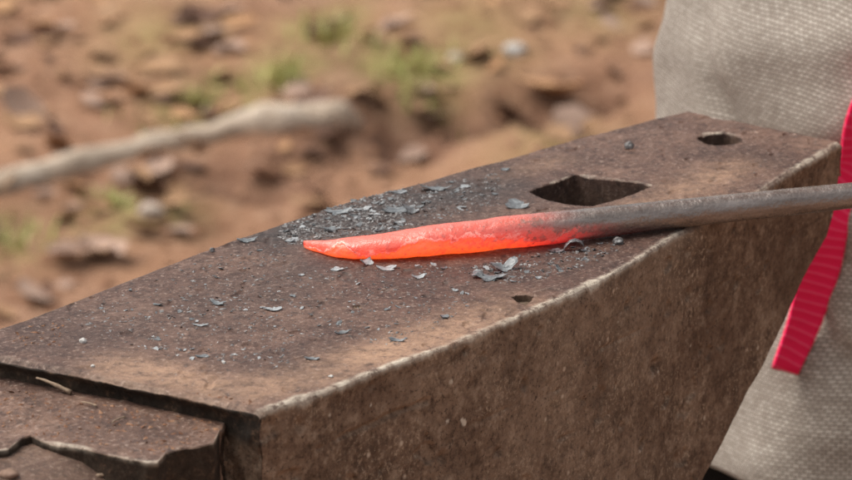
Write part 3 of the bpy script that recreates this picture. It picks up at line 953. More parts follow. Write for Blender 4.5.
def flake_mesh(size, seed, curl, ragged=0.35, aspect=0.6, thick=0.00022):
    rg = np.random.default_rng(seed)
    n, rings = 22, 5
    ang = np.linspace(0, 2 * math.pi, n, endpoint=False)
    rad = 1 + ragged * (rg.random(n) - 0.5) * 2 * 0.7 + 0.22 * np.sin(2 * ang + rg.random() * 6) + 0.18 * np.sin(3 * ang + rg.random() * 6)
    rad = np.clip(rad, 0.35, 1.6)
    pts = [(0, 0)]
    for r in range(1, rings + 1):
        for k in range(n):
            pts.append((rad[k] * r / rings * math.cos(ang[k]), rad[k] * r / rings * math.sin(ang[k]) * aspect))
    P = np.array(pts) * size / 2
    # curl: roll about the y axis
    z = np.zeros(len(P)); x = P[:, 0].copy()
    if abs(curl) > 1e-3:
        rr = size / curl
        z = rr * (1 - np.cos(x / rr)); x = rr * np.sin(x / rr)
    z = z + size * 0.10 * fbm(P[:, 0], P[:, 1], seed * 1.3, 2.2 / size, 2, seed % 97)
    top = np.stack([x, P[:, 1], z], -1)
    bot = top - [0, 0, thick]
    F = [[0, 1 + k, 1 + (k + 1) % n] for k in range(n)]
    for r in range(rings - 1):
        a, b = 1 + r * n, 1 + (r + 1) * n
        F += [[a + k, b + k, b + (k + 1) % n, a + (k + 1) % n] for k in range(n)]
    m = len(P)
    F += [[v + m for v in f[::-1]] for f in F]
    o = 1 + (rings - 1) * n
    F += [[o + k, m + o + k, m + o + (k + 1) % n, o + (k + 1) % n] for k in range(n)]
    V = np.vstack([top, bot])
    V[:, 2] -= V[:, 2].min()
    return V, F


def rotm(rz, rx, ry):
    cz, sz, cx_, sx, cy, sy = math.cos(rz), math.sin(rz), math.cos(rx), math.sin(rx), math.cos(ry), math.sin(ry)
    Rz = np.array([[cz, -sz, 0], [sz, cz, 0], [0, 0, 1]]); Rx = np.array([[1, 0, 0], [0, cx_, -sx], [0, sx, cx_]]); Ry = np.array([[cy, 0, sy], [0, 1, 0], [-sy, 0, cy]])
    return Rz @ Rx @ Ry


def flake(px, py, size, rz, curl, rx, ry, seed, label, mat='flake', aspect=0.6, group=None, name='scale_flake', thick=0.00022, flip=False):
    p = at_z(px, py)
    z = drop_on(FACE_BVH, p[0], p[1])
    if z is None: return None
    size *= 0.98
    V, F = flake_mesh(size, seed, curl, aspect=aspect, thick=thick)
    if flip: V[:, 2] *= -1
    V = V @ rotm(rz, rx, ry).T
    V[:, 2] -= V[:, 2].min()
    o = link(name, V + [p[0], p[1], z - 0.00005], F, M[mat], None, False, origin=(p[0], p[1], z - 0.00005))
    return tag(o, label, 'scale flake', group)


BIG = [
    (502, 270, 0.0080, 0.75, 1.5, 0.25, -0.05, 'largest curled grey scale flake in front of the dull red bar', 'flake', 0.72, False),
    (492, 279, 0.0070, 0.1, 0.6, 0.1, 0.0, 'flat bluish scale flake tucked under the largest curled flake', 'flake', 0.62, False),
    (478, 277, 0.0050, -0.5, 1.2, 0.2, 0.1, 'small arched scale flake at the left foot of the largest curled flake', 'flake', 0.7, True),
    (397, 211, 0.0100, 0.15, 0.8, 0.08, 0.0, 'broad ragged grey flake behind the glowing blade with dark open side', 'flake', 0.55, False),
    (408, 213, 0.0055, 0.7, 1.6, 0.5, 0.2, 'upturned dark flake against the broad ragged flake behind the blade', 'flake', 0.7, False),
    (516, 206, 0.0088, -0.2, 1.0, 0.12, 0.1, 'bluish grey flake with curled corner near the square hole', 'flake', 0.65, False),
    (434, 190, 0.0088, 0.05, 0.6, 0.0, 0.05, 'long thin dark flake near the far edge behind the blade', 'flake', 0.42, False),
    (337, 213, 0.0075, 0.4, 0.7, 0.12, 0.0, 'greenish grey flake lying among grit above the blade tip', 'flake', 0.6, False),
    (363, 210, 0.0055, 0.3, 0.5, 0.05, 0.0, 'pale lens-shaped flake between two larger flakes behind the blade', 'pale_flake', 0.5, False),
    (331, 229, 0.0048, 0.6, 0.6, 0.1, 0.0, 'small grey flake just above the blade tip', 'flake', 0.6, False),
    (398, 193, 0.0052, 0.2, 0.4, 0.1, 0.0, 'thin pale flake standing at the far edge of the anvil', 'flake', 0.5, False),
    (465, 187, 0.0040, 0.2, 0.4, 0.05, 0.0, 'small pale flake right of the long thin dark flake', 'pale_flake', 0.6, False),
    (366, 264.5, 0.0046, 0.8, 1.4, 0.3, 0.0, 'pale flake with dark hollow touching the lower edge of the blade', 'pale_flake', 0.75, False),
    (387, 269, 0.0064, -0.25, 0.8, 0.15, 0.0, 'pale angular flake just below the middle of the blade', 'pale_flake', 0.5, False),
    (419, 278, 0.0042, 0.5, 0.9, 0.15, 0.0, 'small pale wing-shaped flake below the blade', 'pale_flake', 0.5, False),
    (337, 270, 0.0042, -0.4, 0.7, 0.12, 0.0, 'small pale flake below the blade tip', 'pale_flake', 0.6, False),
    (574, 249.5, 0.0070, 0.05, 2.0, 0.0, 0.0, 'dark arched flake beside the underside of the bar', 'flake', 0.55, True),
    (556, 251, 0.0050, 0.4, 0.7, 0.05, 0.0, 'dark flat flake left of the arched flake beside the bar', 'flake', 0.55, False),
    (273, 310, 0.0046, 0.4, 0.4, 0.05, 0.0, 'pale blue flake lying alone on the rusty face', 'pale_flake', 0.6, False),
    (218, 304, 0.0052, -0.35, 0.7, 0.05, 0.0, 'blue grey two-lobed flake on the left part of the face', 'flake', 0.5, False),
    (247, 242, 0.0055, 0.5, 0.5, 0.1, 0.0, 'pale grey flake close to the far edge at the left', 'flake', 0.6, False),
    (203, 357, 0.0042, -0.1, 0.5, 0.05, 0.0, 'thin dark grey flake on the tan front part of the face', 'flake', 0.4, False),
    (201, 326, 0.0040, 0.0, 0.4, 0.0, 0.0, 'narrow pale flake on the front left part of the face', 'pale_flake', 0.4, False),
    (312, 359, 0.0042, 0.1, 0.5, 0.05, 0.0, 'dark flat flake on the rust near the worn edge', 'flake', 0.5, False),
    (396, 340, 0.0044, -0.4, 0.6, 0.1, 0.0, 'blue grey flake close to the pale worn edge', 'flake', 0.6, False),
    (343, 333, 0.0044, 0.2, 0.6, 0.05, 0.0, 'grey slender flake midway between blade and worn edge', 'flake', 0.4, False),
    (505, 170, 0.0034, 0.2, 0.3, 0.05, 0.0, 'tiny bluish flake at the far edge left of the square hole', 'flake', 0.6, False),
    (445, 317, 0.0034, 0.4, 0.5, 0.05, 0.0, 'small grey flake above the worn edge below the bar', 'flake', 0.6, False),
]
for i, (px, py, sz, rz, cu, rx, ry, lab, mt, asp, fl) in enumerate(BIG):
    flake(px, py, sz, rz, cu, rx, ry, 100 + i, lab, mt, asp, None, flip=fl)

# small flakes one can still count, a few shapes copied around
protos = []
for i in range(9):
    V, F = flake_mesh(1.0, 300 + i, 0.9 * random.random(), aspect=0.45 + 0.3 * random.random(), thick=0.07)
    me = bpy.data.meshes.new('small_scale_flake')
    me.from_pydata(V.tolist(), [], F); me.materials.append(M['flake'] if i % 3 else M['pale_flake'])
    protos.append(me)
REG = [
    (84, [(276, 236), (284, 225), (345, 203), (404, 188), (404, 230), (330, 238), (290, 246)], 'small grey scale flake in the dense scatter above the blade tip', 'scale flakes above the blade tip', (1.1, 3.3)),
    (48, [(400, 190), (470, 178), (500, 172), (500, 206), (440, 220), (400, 230)], 'small grey scale flake in the looser scatter behind the thick part of the blade', 'scale flakes behind the blade', (1.1, 3.2)),
    (34, [(510, 258), (610, 240), (620, 250), (560, 275), (505, 285), (455, 270)], 'small grey scale flake in the scatter in front of the bar', 'scale flakes in front of the bar', (1.0, 3.4)),
    (44, [(330, 268), (450, 264), (490, 300), (400, 345), (300, 340), (290, 275)], 'small scale flake on bare rust below the blade', 'scale flakes below the blade', (0.9, 2.6)),
    (52, [(60, 318), (200, 262), (280, 240), (300, 300), (290, 370), (150, 355)], 'small scale flake on the left half of the anvil face', 'scale flakes on the left of the face', (0.9, 2.6)),
]


def in_poly(x, y, poly):
    c = False
    for i in range(len(poly)):
        x0, y0 = poly[i]; x1, y1 = poly[(i + 1) % len(poly)]
        if (y0 > y) != (y1 > y) and x < x0 + (y - y0) / (y1 - y0) * (x1 - x0): c = not c
    return c


def rnd_in(poly):
    xs_ = [p[0] for p in poly]; ys_ = [p[1] for p in poly]
    while True:
        x, y = random.uniform(min(xs_), max(xs_)), random.uniform(min(ys_), max(ys_))
        if in_poly(x, y, poly): return x, y


def clear_of_bar(px, py):
    if px < 304: return True
    return py < np.interp(px, cx, ty) - 0 or py > np.interp(px, cx, by) + 1


for n, poly, lab, grp, (s0, s1) in REG:
    k = 0
    while k < n:
        px, py = rnd_in(poly)
        if not clear_of_bar(px, py): continue
        p = at_z(px, py); z = drop_on(FACE_BVH, p[0], p[1])
        if z is None or z < FACE - 0.0015: continue
        o = bpy.data.objects.new('small_scale_flake', random.choice(protos))
        COL.objects.link(o)
        o.location = (p[0], p[1], z)
        s = (s0 + (s1 - s0) * random.random() ** 1.8) * 0.001
        o.scale = (s, s, s)
        o.rotation_euler = (random.gauss(0, 0.22), random.gauss(0, 0.22), random.uniform(0, 6.3))
        tag(o, lab, 'scale flake', grp)
        k += 1


def crumbs(name, pts, sizes, mat, label, seed, elong=1.6):
    rg = np.random.default_rng(seed)
    base = np.array([(0.5, 0, 0), (-0.5, 0, 0), (0, 0.5, 0), (0, -0.5, 0), (0, 0, 0.32), (0, 0, -0.15)])
    bf = np.array([(0, 2, 4), (2, 1, 4), (1, 3, 4), (3, 0, 4), (2, 0, 5), (1, 2, 5), (3, 1, 5), (0, 3, 5)])
    VV, FF = [], []
    for i, (p, s) in enumerate(zip(pts, sizes)):
        v = base * (1 + 0.5 * (rg.random((6, 1)) - 0.5)) * [rg.uniform(1, elong), 1, rg.uniform(0.4, 1.0)]
        v = v @ rotm(rg.uniform(0, 6.3), rg.normal(0, 0.3), rg.normal(0, 0.3)).T * s
        VV.append(v + p); FF.append(bf + i * 6)
    o = link(name, np.vstack(VV), np.vstack(FF), mat, None, False)
    return tag(o, label, 'debris', None, 'stuff')


gp, gs = [], []
for n, poly, s0, s1 in ((1500, REG[0][1], 0.4, 1.6), (480, REG[1][1], 0.4, 1.4), (380, REG[2][1], 0.4, 1.5), (450, REG[3][1], 0.4, 1.2), (700, REG[4][1], 0.4, 1.4), (110, [(10, 345), (120, 300), (250, 380), (260, 405)], 0.2, 0.6), (90, [(440, 185), (560, 145), (680, 118), (830, 145), (700, 200), (640, 190)], 0.2, 0.6)):
    for _ in range(n):
        px, py = rnd_in(poly)
        if not clear_of_bar(px, py): continue
        p = at_z(px, py); z = drop_on(FACE_BVH, p[0], p[1])
        if z is None or z < FACE - 0.002: continue
        gp.append((p[0], p[1], z)); gs.append((s0 + (s1 - s0) * random.random() ** 2.0) * 0.001)
crumbs('scale_grit', gp, gs, M['grit'], 'fine dark scale grit scattered over the anvil face', 5)

gp, gs = [], []
spots = [([(15, 330), (25, 322), (65, 322), (60, 345), (12, 345)], 40, FACE_BVH, FACE), ([(150, 385), (250, 400), (262, 408), (240, 402)], 10, FACE_BVH, FACE)]
for poly, n, bvh, zz in spots:
    for _ in range(n):
        px, py = rnd_in(poly); p = at_z(px, py, zz); z = drop_on(bvh, p[0], p[1])
        if z is None or z < FACE - 0.002: continue
        gp.append((p[0], p[1], z)); gs.append(random.uniform(0.0004, 0.0014))
for poly, n in (([(0, 388), (70, 396), (200, 420), (215, 438), (150, 455), (60, 440), (0, 430)], 420), ([(190, 418), (258, 431), (250, 436), (205, 432)], 60)):
    for _ in range(n):
        px, py = rnd_in(poly); p = at_z(px, py, ZT); z = drop_on(TABLE_BVH, p[0], p[1], FACE - 0.0005)
        if z is None or z < ZT - 0.003: continue
        gp.append((p[0], p[1], z)); gs.append(0.0003 + 0.0013 * random.random() ** 3)
crumbs('rust_crumbs', gp, gs, M['rust_crumb'], 'orange brown rust crumbs lying on the lower ledge of the anvil', 8, 2.4)


def stick(name, a, b, r0, r1, mat, label, cat, bend=0.1, seed=0, n=12):
    a, b = np.asarray(a, float), np.asarray(b, float)
    L_ = np.linalg.norm(b - a); pts = []
    for i in range(n):
        f = i / (n - 1)
        p = a + (b - a) * f
        p = p + np.array([0, 0, 1]) * bend * L_ * math.sin(math.pi * f) + np.array([1, 0, 0]) * 0.04 * L_ * math.sin(5 * f + seed)
        pts.append(p)
    V, F = tube(pts, [(r0 + (r1 - r0) * i / (n - 1)) * (1 + 0.2 * math.sin(i * 1.7 + seed)) for i in range(n)], 8, 0.3, 700, seed)
    return tag(link(name, V, F, mat, None, True, origin=tuple(a)), label, cat)


zt = ZT + 0.0008
stick('twig', at_z(35, 378, ZT + 0.0032), at_z(70, 392.5, zt), 0.0003, 0.0007, M['twig'], 'pale dry twig lying on the ledge against the step', 'twig', 0.06, 2)
stick('straw_bit', at_z(112, 423, zt), at_z(124, 417, zt), 0.0002, 0.0003, M['twig'], 'tiny pale straw bit in the middle of the lower ledge', 'straw', 0.05, 3)
stick('straw_bit', at_z(82, 402, zt), at_z(96, 406, zt), 0.0002, 0.0003, M['twig'], 'tiny pale straw bit below the dark step', 'straw', 0.05, 4)
# a wood chip lodged below the ledge, and a pale chip under the lip
def on_horn(px, py):
    d = ray(px, py)
    h = HORN_BVH.ray_cast(Vector(CAM), Vector(d))
    return np.array(h[0]) if h[0] is not None else at_z(px, py, FACE - 0.03)
pch = on_horn(216, 479)
stick('wood_chip', pch + [-0.002, -0.001, 0.001], on_horn(231, 471) + np.array([0.0, 0, 0.0008]), 0.0016, 0.0013, M['chip'], 'reddish wood chip lodged in the corner below the ledge', 'wood chip', 0.1, 5)
p9 = on_horn(104, 478)
stick('pale_chip', p9 + [-0.002, 0, 0.0006], p9 + [0.0022, 0.0005, 0.0006], 0.0006, 0.0007, M['twig'], 'short pale chip below the ledge lip', 'wood chip', 0.1, 6)


def pebble(name, c, r, mat, label, cat, seed, flat=0.6, group=None):
    amp_ = 0.75 if 'crumb' in name else 0.35
    bm = bmesh.new(); bmesh.ops.create_icosphere(bm, subdivisions=3, radius=1)
    V = np.array([v.co[:] for v in bm.verts]); F = [[v.index for v in f.verts] for f in bm.faces]; bm.free()
    V = V * (1 + amp_ * fbm(V[:, 0], V[:, 1], V[:, 2], 1.1, 3, seed, 0.7))[:, None] * [r, r * 0.8, r * flat]
    return tag(link(name, V + c, F, mat, None, True, origin=tuple(c)), label, cat, group)


def on_face(px, py):
    p = at_z(px, py); z = drop_on(FACE_BVH, p[0], p[1])
    return np.array([p[0], p[1], z if z is not None else FACE])


pebble('dark_crumb', on_face(629, 148.5) + [0, 0, 0.0010], 0.0017, M['grit'], 'single dark crumb beyond the square hole', 'crumb', 4, 0.8)
pebble('white_crumb', on_face(83, 342.5) + [0, 0, 0.0006], 0.0010, M['white'], 'larger white crumb on the near left of the face', 'crumb', 5, 0.8)
pebble('white_crumb', on_face(93, 366) + [0, 0, 0.0003], 0.0006, M['white'], 'white speck just behind the step', 'crumb', 6)
pebble('white_crumb', on_face(224, 363.5) + [0, 0, 0.0003], 0.0006, M['white'], 'white speck on the tan front of the face', 'crumb', 7)
pebble('white_crumb', on_face(331, 377) + [0, 0, 0.0003], 0.0007, M['white'], 'white speck beside the pale worn edge', 'crumb', 8)
pebble('rust_lump', on_horn(9, 476) + np.array([0, 0, 0.0006]), 0.0026, M['chip'], 'small brown lump on the horn at the lower left', 'lump', 9, 0.5)
pebble('dark_crumb', on_face(618, 243) + [0, 0, 0.0008], 0.0014, M['grit'], 'dark crumb under the bar at the worn edge', 'crumb', 10, 0.8)
pebble('dark_crumb', on_face(212, 252) + [0, 0, 0.0006], 0.0010, M['grit'], 'dark crumb on the far edge at the left', 'crumb', 12, 0.8)

# ------------------------------------------------------------------ ground
def axis_coords(lo, hi, fine_lo, fine_hi, step, grow):
    c = list(np.arange(fine_lo, fine_hi, step))
    s = step; x = fine_hi
    while x < hi:
        c.append(x); s *= grow; x += s
    c.append(hi)
    s = step; x = fine_lo - step
    pre = []
    while x > lo:
        pre.append(x); s *= grow; x -= s
    pre.append(lo)
    return np.array(sorted(set(np.round(pre + c, 5))))


gx = axis_coords(-80, 80, -0.9, 1.1, 0.012, 1.25); gy = axis_coords(-60, 120, 1.5, 3.9, 0.012, 1.25)
GX, GY = np.meshgrid(gx, gy)


def bump_px(pts, rad, X_, Y_, ax=1.0):
    r = 0
    for (px, py) in pts:
        p = at_z(px, py, 0.0)
        r = np.maximum(r, np.exp(-(((X_ - p[0]) / rad) ** 2 + ((Y_ - p[1]) / (rad * ax)) ** 2)))
    return r


def ground_h(X_, Y_):
    return 0.020 * fbm(X_, Y_, 0, 2.2, 3, 201) + 0.016 * fbm(X_, Y_, 0, 9, 4, 202)


hollows = [(408, 137), (445, 104), (470, 118), (395, 120), (590, 92), (560, 118), (520, 100)]


def in_hollow(px, py):
    return any(((px - hx_) / 26) ** 2 + ((py - hy_) / 13) ** 2 < 1 for hx_, hy_ in hollows[:5])


GZ = ground_h(GX, GY)
dark_hollow = bump_px(hollows, 0.035, GX, GY, 1.6)  # mask of the dips, lowered and coloured darker
dark_hollow = np.maximum(dark_hollow, 0.55 * bump_px([(220, 170), (260, 175), (300, 160), (150, 180), (340, 150), (200, 210)], 0.04, GX, GY, 1.3))
GZ = GZ - 0.045 * dark_hollow
moss = np.maximum.reduce([bump_px([(325, 40), (285, 80), (200, 105), (225, 100), (410, 72), (390, 70), (435, 70)], 0.045, GX, GY, 1.8), 0.7 * bump_px([(10, 235), (0, 225), (110, 205), (340, 20), (160, 195)], 0.04, GX, GY, 1.6),
                          0.45 * bump_px([(470, 30), (600, 15), (480, 45), (150, 40), (560, 150)], 0.06, GX, GY, 2)])
gv = np.stack([GX.ravel(), GY.ravel(), GZ.ravel()], -1)
gf = grid_faces(len(gy), len(gx))
ground = link('ground', gv, gf, M['soil'], None, True, dict(moss=np.clip(moss.ravel(), 0, 1), dark_hollow=np.clip(dark_hollow.ravel(), 0, 1)))
ground['kind'] = 'structure'
tag(ground, 'bare reddish brown forest soil', 'ground')
GB = BVHTree.FromPolygons(gv.tolist(), gf.tolist())


def on_ground(px, py):
    h = GB.ray_cast(Vector(CAM), Vector(ray(px, py)))
    return np.array(h[0]) if h[0] is not None else at_z(px, py, 0.0)


# pale fallen branch across the middle distance
br_px = [(-220, 236), (-120, 214), (-50, 200), (0, 189), (50, 175), (100, 163), (150, 152), (200, 142), (240, 133), (280, 125.5), (318, 121.5), (338, 122), (356, 127)]
bp = []
br = []
for i, (px, py) in enumerate(br_px):
    p = on_ground(px, py)
    r = [0.013, 0.013, 0.0135, 0.0125, 0.013, 0.013, 0.0135, 0.0125, 0.0130, 0.0132, 0.0130, 0.012, 0.008][i]
    bp.append(p + [0, 0, r * 0.35]); br.append(r)
bp = np.array(bp); t0 = np.linspace(0, 1, len(bp)); t1 = np.linspace(0, 1, 90)
bps = np.stack([np.interp(t1, t0, bp[:, k]) for k in range(3)], -1)
bps[:, 2] += 0.004 * fbm(t1 * 8, 0, 0, 1.0, 2, 5)
V, F = tube(bps, np.interp(t1, t0, br) * 1.12, 16, 0.55, 26, 8)
tag(link('fallen_branch', V, F, M['bark'], None, True, origin=tuple(bps[45])), 'long pale bare branch lying across the brown soil', 'branch')


# leaves
def leaf_mesh(name, L_, W_, curl, fold, seed, mat):
    nu, nv = 9, 5
    V = []
    for i in range(nu):
        f = i / (nu - 1)
        w = W_ * (math.sin(math.pi * f ** 0.8) ** 0.8 + 0.03) * (1 + 0.15 * math.sin(i * 2.1 + seed))
        for j in range(nv):
            g = j / (nv - 1) * 2 - 1
            V.append(((f - 0.5) * L_, g * w / 2, curl * L_ * (2 * f - 1) ** 2 * 0.4 + fold * abs(g) * w * 0.5 + 0.04 * L_ * math.sin(3 * f + 2 * g + seed)))
    V = np.array(V); V[:, 2] -= V[:, 2].min()
    n = len(V)
    F = grid_faces(nu, nv).tolist()
    V2_ = V - [0, 0, 0.0006]
    FF = F + [[v + n for v in f[::-1]] for f in F]
    me = bpy.data.meshes.new(name); me.from_pydata(np.vstack([V, V2_]).tolist(), [], FF)
    me.materials.append(mat)
    me.polygons.foreach_set('use_smooth', np.ones(len(me.polygons), bool))
    return me


leaf_kinds = {k: [leaf_mesh('fallen_leaf', 1.0, 0.55 + 0.2 * random.random(), random.uniform(-0.2, 0.5), random.uniform(0, 0.5), i, M[k]) for i in range(4)] for k in ('leaf_tan', 'leaf_pink', 'leaf_dark', 'leaf_orange')}


def leaf(px, py, size, kind, label, group=None):
    p = on_ground(px, py)
    o = bpy.data.objects.new('fallen_leaf', random.choice(leaf_kinds[kind])); COL.objects.link(o)
    o.location = p; o.scale = (size,) * 3
    o.rotation_euler = (random.gauss(0, 0.3), random.gauss(0, 0.25), random.uniform(0, 6.3))
    tag(o, label, 'leaf', group)
    o.location.z += size * 0.10
    return o


for px, py, s, k, lab in [
    (22, 116, 0.060, 'leaf_pink', 'large pinkish brown leaf on the soil at the far left'),
    (75, 190, 0.036, 'leaf_orange', 'bright orange leaf touching the underside of the pale branch'),
    (100, 258, 0.060, 'leaf_pink', 'pale pink leaf among litter left of the anvil'),
    (70, 262, 0.055, 'leaf_pink', 'broad pinkish leaf beside the pale pink leaf'),
    (33, 300, 0.045, 'leaf_pink', 'whitish leaf low at the left edge beside the anvil'),
    (313, 195, 0.038, 'leaf_pink', 'pale leaf just above the far edge of the anvil'),
    (262, 180, 0.040, 'leaf_pink', 'dusty pink leaf below the middle of the branch'),
    (160, 172, 0.042, 'leaf_pink', 'small pale leaf under the branch'),
    (412, 164, 0.040, 'leaf_pink', 'pale leaf next to the dark hollow'),
    (580, 130, 0.065, 'leaf_pink', 'largest pale leaf beyond the anvil between hollow and tunic'),
    (548, 100, 0.075, 'leaf_orange', 'orange tan leaf curling over the dark hollow'),
    (160, 75, 0.055, 'leaf_tan', 'tan leaf in the upper left of the ground'),
    (100, 60, 0.050, 'leaf_tan', 'light brown leaf near the top left'),
    (5, 75, 0.045, 'leaf_pink', 'pale leaf cut by the left border'),
    (200, 20, 0.050, 'leaf_dark', 'dark leaf near the top border'),
    (645, 52, 0.034, 'leaf_pink', 'pinkish leaf beside the canvas tunic'),
    (480, 60, 0.055, 'leaf_tan', 'tan leaf beside the white stone'),
    (310, 330 - 120, 0.045, 'leaf_tan', 'tan leaf low behind the anvil edge'),
]:
    leaf(px, py, s, k, lab)
for lab, grp, k, n in (('brown dry leaf scattered on the soil behind the anvil', 'brown leaves on the soil', 'leaf_tan', 110), ('pale pinkish dry leaf scattered on the soil behind the anvil', 'pale leaves on the soil', 'leaf_pink', 66),
                       ('dark brown leaf scattered on the soil behind the anvil', 'dark leaves on the soil', 'leaf_dark', 60), ('orange dry leaf scattered on the soil behind the anvil', 'orange leaves on the soil', 'leaf_orange', 18)):
    for _ in range(n):
        px, py = random.uniform(-60, 670), random.uniform(-12, 330)
        if py > 325 - 0.33 * px or in_hollow(px, py): continue
        leaf(px, py, random.uniform(0.018, 0.045), k, lab, grp)

for px, py, r, lab, cat, m in [(515, 54, 0.012, 'small whitish stone on the soil behind the anvil', 'stone', 'white'), (455, 60, 0.008, 'tiny pale stone right of the green tuft', 'stone', 'stone'), (150, 215, 0.012, 'small stone below the branch in the litter', 'stone', 'stone')]:
    p = on_ground(px, py)
    pebble('pale_stone' if m != 'grit' else 'dark_stone', p + [0, 0, r * 0.3], r, M[m], lab, cat, int(px), 0.7)

# clods and broken bits of litter: countless
gp, gs = [], []
for _ in range(2600):
    px, py = random.uniform(-120, 700), random.uniform(-60, 335)
    if in_hollow(px, py): continue
    p = on_ground(px, py); gp.append(p); gs.append(0.004 + 0.014 * random.random() ** 3)
for _ in range(5000):
    q = (random.uniform(-2.6, 3.0), random.uniform(-0.6, 5.0))
    z = drop_on(GB, q[0], q[1])
    if (z is None) or (-0.35 < q[0] < 0.9 and 1.4 < q[1] < 3.9): continue
    gp.append((q[0], q[1], z)); gs.append(0.004 + 0.022 * random.random() ** 3)
tag(crumbs('soil_clods', gp, gs, simple('soil_clod', [(0.13, 0.064, 0.040), (0.27, 0.145, 0.086), (0.42, 0.26, 0.17)], 9, 0.95, 0.4, 0.004, 0.1), 'countless brown clods and litter bits on the soil', 77, 2.2))


def tuft(px, py, n, spread, hgt, label, seed):
    rg = np.random.default_rng(seed)
    c = on_ground(px, py)
    VV, FF = [], []
    for _ in range(n):
        q = c + np.array([rg.normal(0, spread), rg.normal(0, spread * 1.5), 0])
        z = drop_on(GB, q[0], q[1]); q[2] = z if z is not None else c[2]
        a = rg.uniform(0, 6.3); l = hgt * rg.uniform(0.5, 1.2); le = rg.uniform(0.2, 0.9)
        dv = np.array([math.cos(a), math.sin(a), 0]); sv = np.array([-dv[1], dv[0], 0]) * 0.0022
        b = len(VV)
        for f, w in ((0, 1), (0.5, 0.8), (1, 0.1)):
            p = q + dv * l * le * f * f + np.array([0, 0, l * f * (1 - 0.4 * le * f)])
            VV += [p - sv * w, p + sv * w]
        FF += [[b, b + 1, b + 3, b + 2], [b + 2, b + 3, b + 5, b + 4]]
    return tag(link('grass_patch', np.array(VV), FF, M['grass'], None, False, origin=tuple(c)), label, 'grass', None, 'stuff')


tuft(326, 42, 46, 0.020, 0.030, 'green grass tuft nearest the top border', 1)
tuft(284, 84, 36, 0.012, 0.035, 'small green tuft above the branch end', 2)
tuft(412, 76, 120, 0.024, 0.015, 'low bright green patch of grass right of the branch', 3)
tuft(205, 108, 46, 0.032, 0.018, 'sparse yellowish green patch above the branch', 4)
tuft(5, 236, 40, 0.022, 0.02, 'olive green tuft at the left border', 5)
tuft(110, 207, 45, 0.012, 0.018, 'tiny green sprig below the branch', 6)

# ------------------------------------------------------------------ the smith in a canvas tunic
PC = np.array([0.3035, 0.345])         # the person's own vertical axis
person = empty('person', (PC[0], PC[1], 0.0), 'person in a pale coarse canvas tunic with a red sash standing behind the anvil', 'person')


def skinned(name, verts, edges, radii, mat, parent, root=0, lev=2):
    me = bpy.data.meshes.new(name)
    off = np.array(world_loc(parent))
    me.from_pydata((np.array(verts, float) - off).tolist(), edges, [])
    o = bpy.data.objects.new(name, me); COL.objects.link(o); o.parent = parent
    md = o.modifiers.new('skin', 'SKIN'); md.use_smooth_shade = True
    for i, r_ in enumerate(radii):
        rr = r_ if isinstance(r_, tuple) else (r_, r_)
        me.skin_vertices[0].data[i].radius = rr
    me.skin_vertices[0].data[root].use_root = True
    sb = o.modifiers.new('sub', 'SUBSURF'); sb.levels = lev; sb.render_levels = lev
    me.materials.append(mat)
    return o


X0, Y0 = PC
grip = np.array(BAXIS[-26][0]); gr = BAXIS[-26][1]
Vb = [(X0, Y0, 0.86), (X0, Y0, 1.02), (X0, Y0 + 0.01, 1.18), (X0, Y0 + 0.01, 1.34), (X0, Y0, 1.43), (X0, Y0 - 0.01, 1.50),      # 0-5 pelvis .. head base
      (X0, Y0 - 0.02, 1.58), (X0, Y0 - 0.015, 1.655),                                                             # 6,7 head
      (X0 - 0.09, Y0, 0.80), (X0 - 0.10, Y0 - 0.01, 0.45), (X0 - 0.105, Y0 + 0.01, 0.10), (X0 - 0.11, Y0 - 0.10, 0.045),   # right leg 8-11
      (X0 + 0.09, Y0, 0.80), (X0 + 0.10, Y0 - 0.01, 0.45), (X0 + 0.105, Y0 + 0.01, 0.10), (X0 + 0.11, Y0 - 0.10, 0.045),   # left leg 12-15
      (X0 - 0.155, Y0 + 0.01, 1.37), (X0 - 0.22, Y0 + 0.03, 1.12), (X0 - 0.10, Y0 - 0.17, 1.10), (X0 - 0.07, Y0 - 0.20, 1.10),  # right arm 16-19
      (X0 + 0.155, Y0 + 0.01, 1.37)]
sh = np.array(Vb[20])
wrist = grip + np.array([0.050, 0.030, 0.075])
elbow = np.array([X0 + 0.235, Y0 - 0.08, 1.04])
hand = grip + np.array([0.014, 0.006, 0.022])
Vb += [tuple(elbow), tuple(wrist), tuple(hand)]
Eb = [(0, 1), (1, 2), (2, 3), (3, 4), (4, 5), (5, 6), (6, 7), (0, 8), (8, 9), (9, 10), (10, 11), (0, 12), (12, 13), (13, 14), (14, 15), (3, 16), (16, 17), (17, 18), (18, 19), (3, 20), (20, 21), (21, 22), (22, 23)]
Rb = [(0.13, 0.10), (0.125, 0.095), (0.14, 0.10), (0.13, 0.09), 0.05, 0.055, 0.085, 0.06, 0.085, 0.055, 0.04, 0.035, 0.085, 0.055, 0.04, 0.035, 0.055, 0.042, 0.030, 0.034, 0.055, 0.042, 0.028, (0.022, 0.030)]
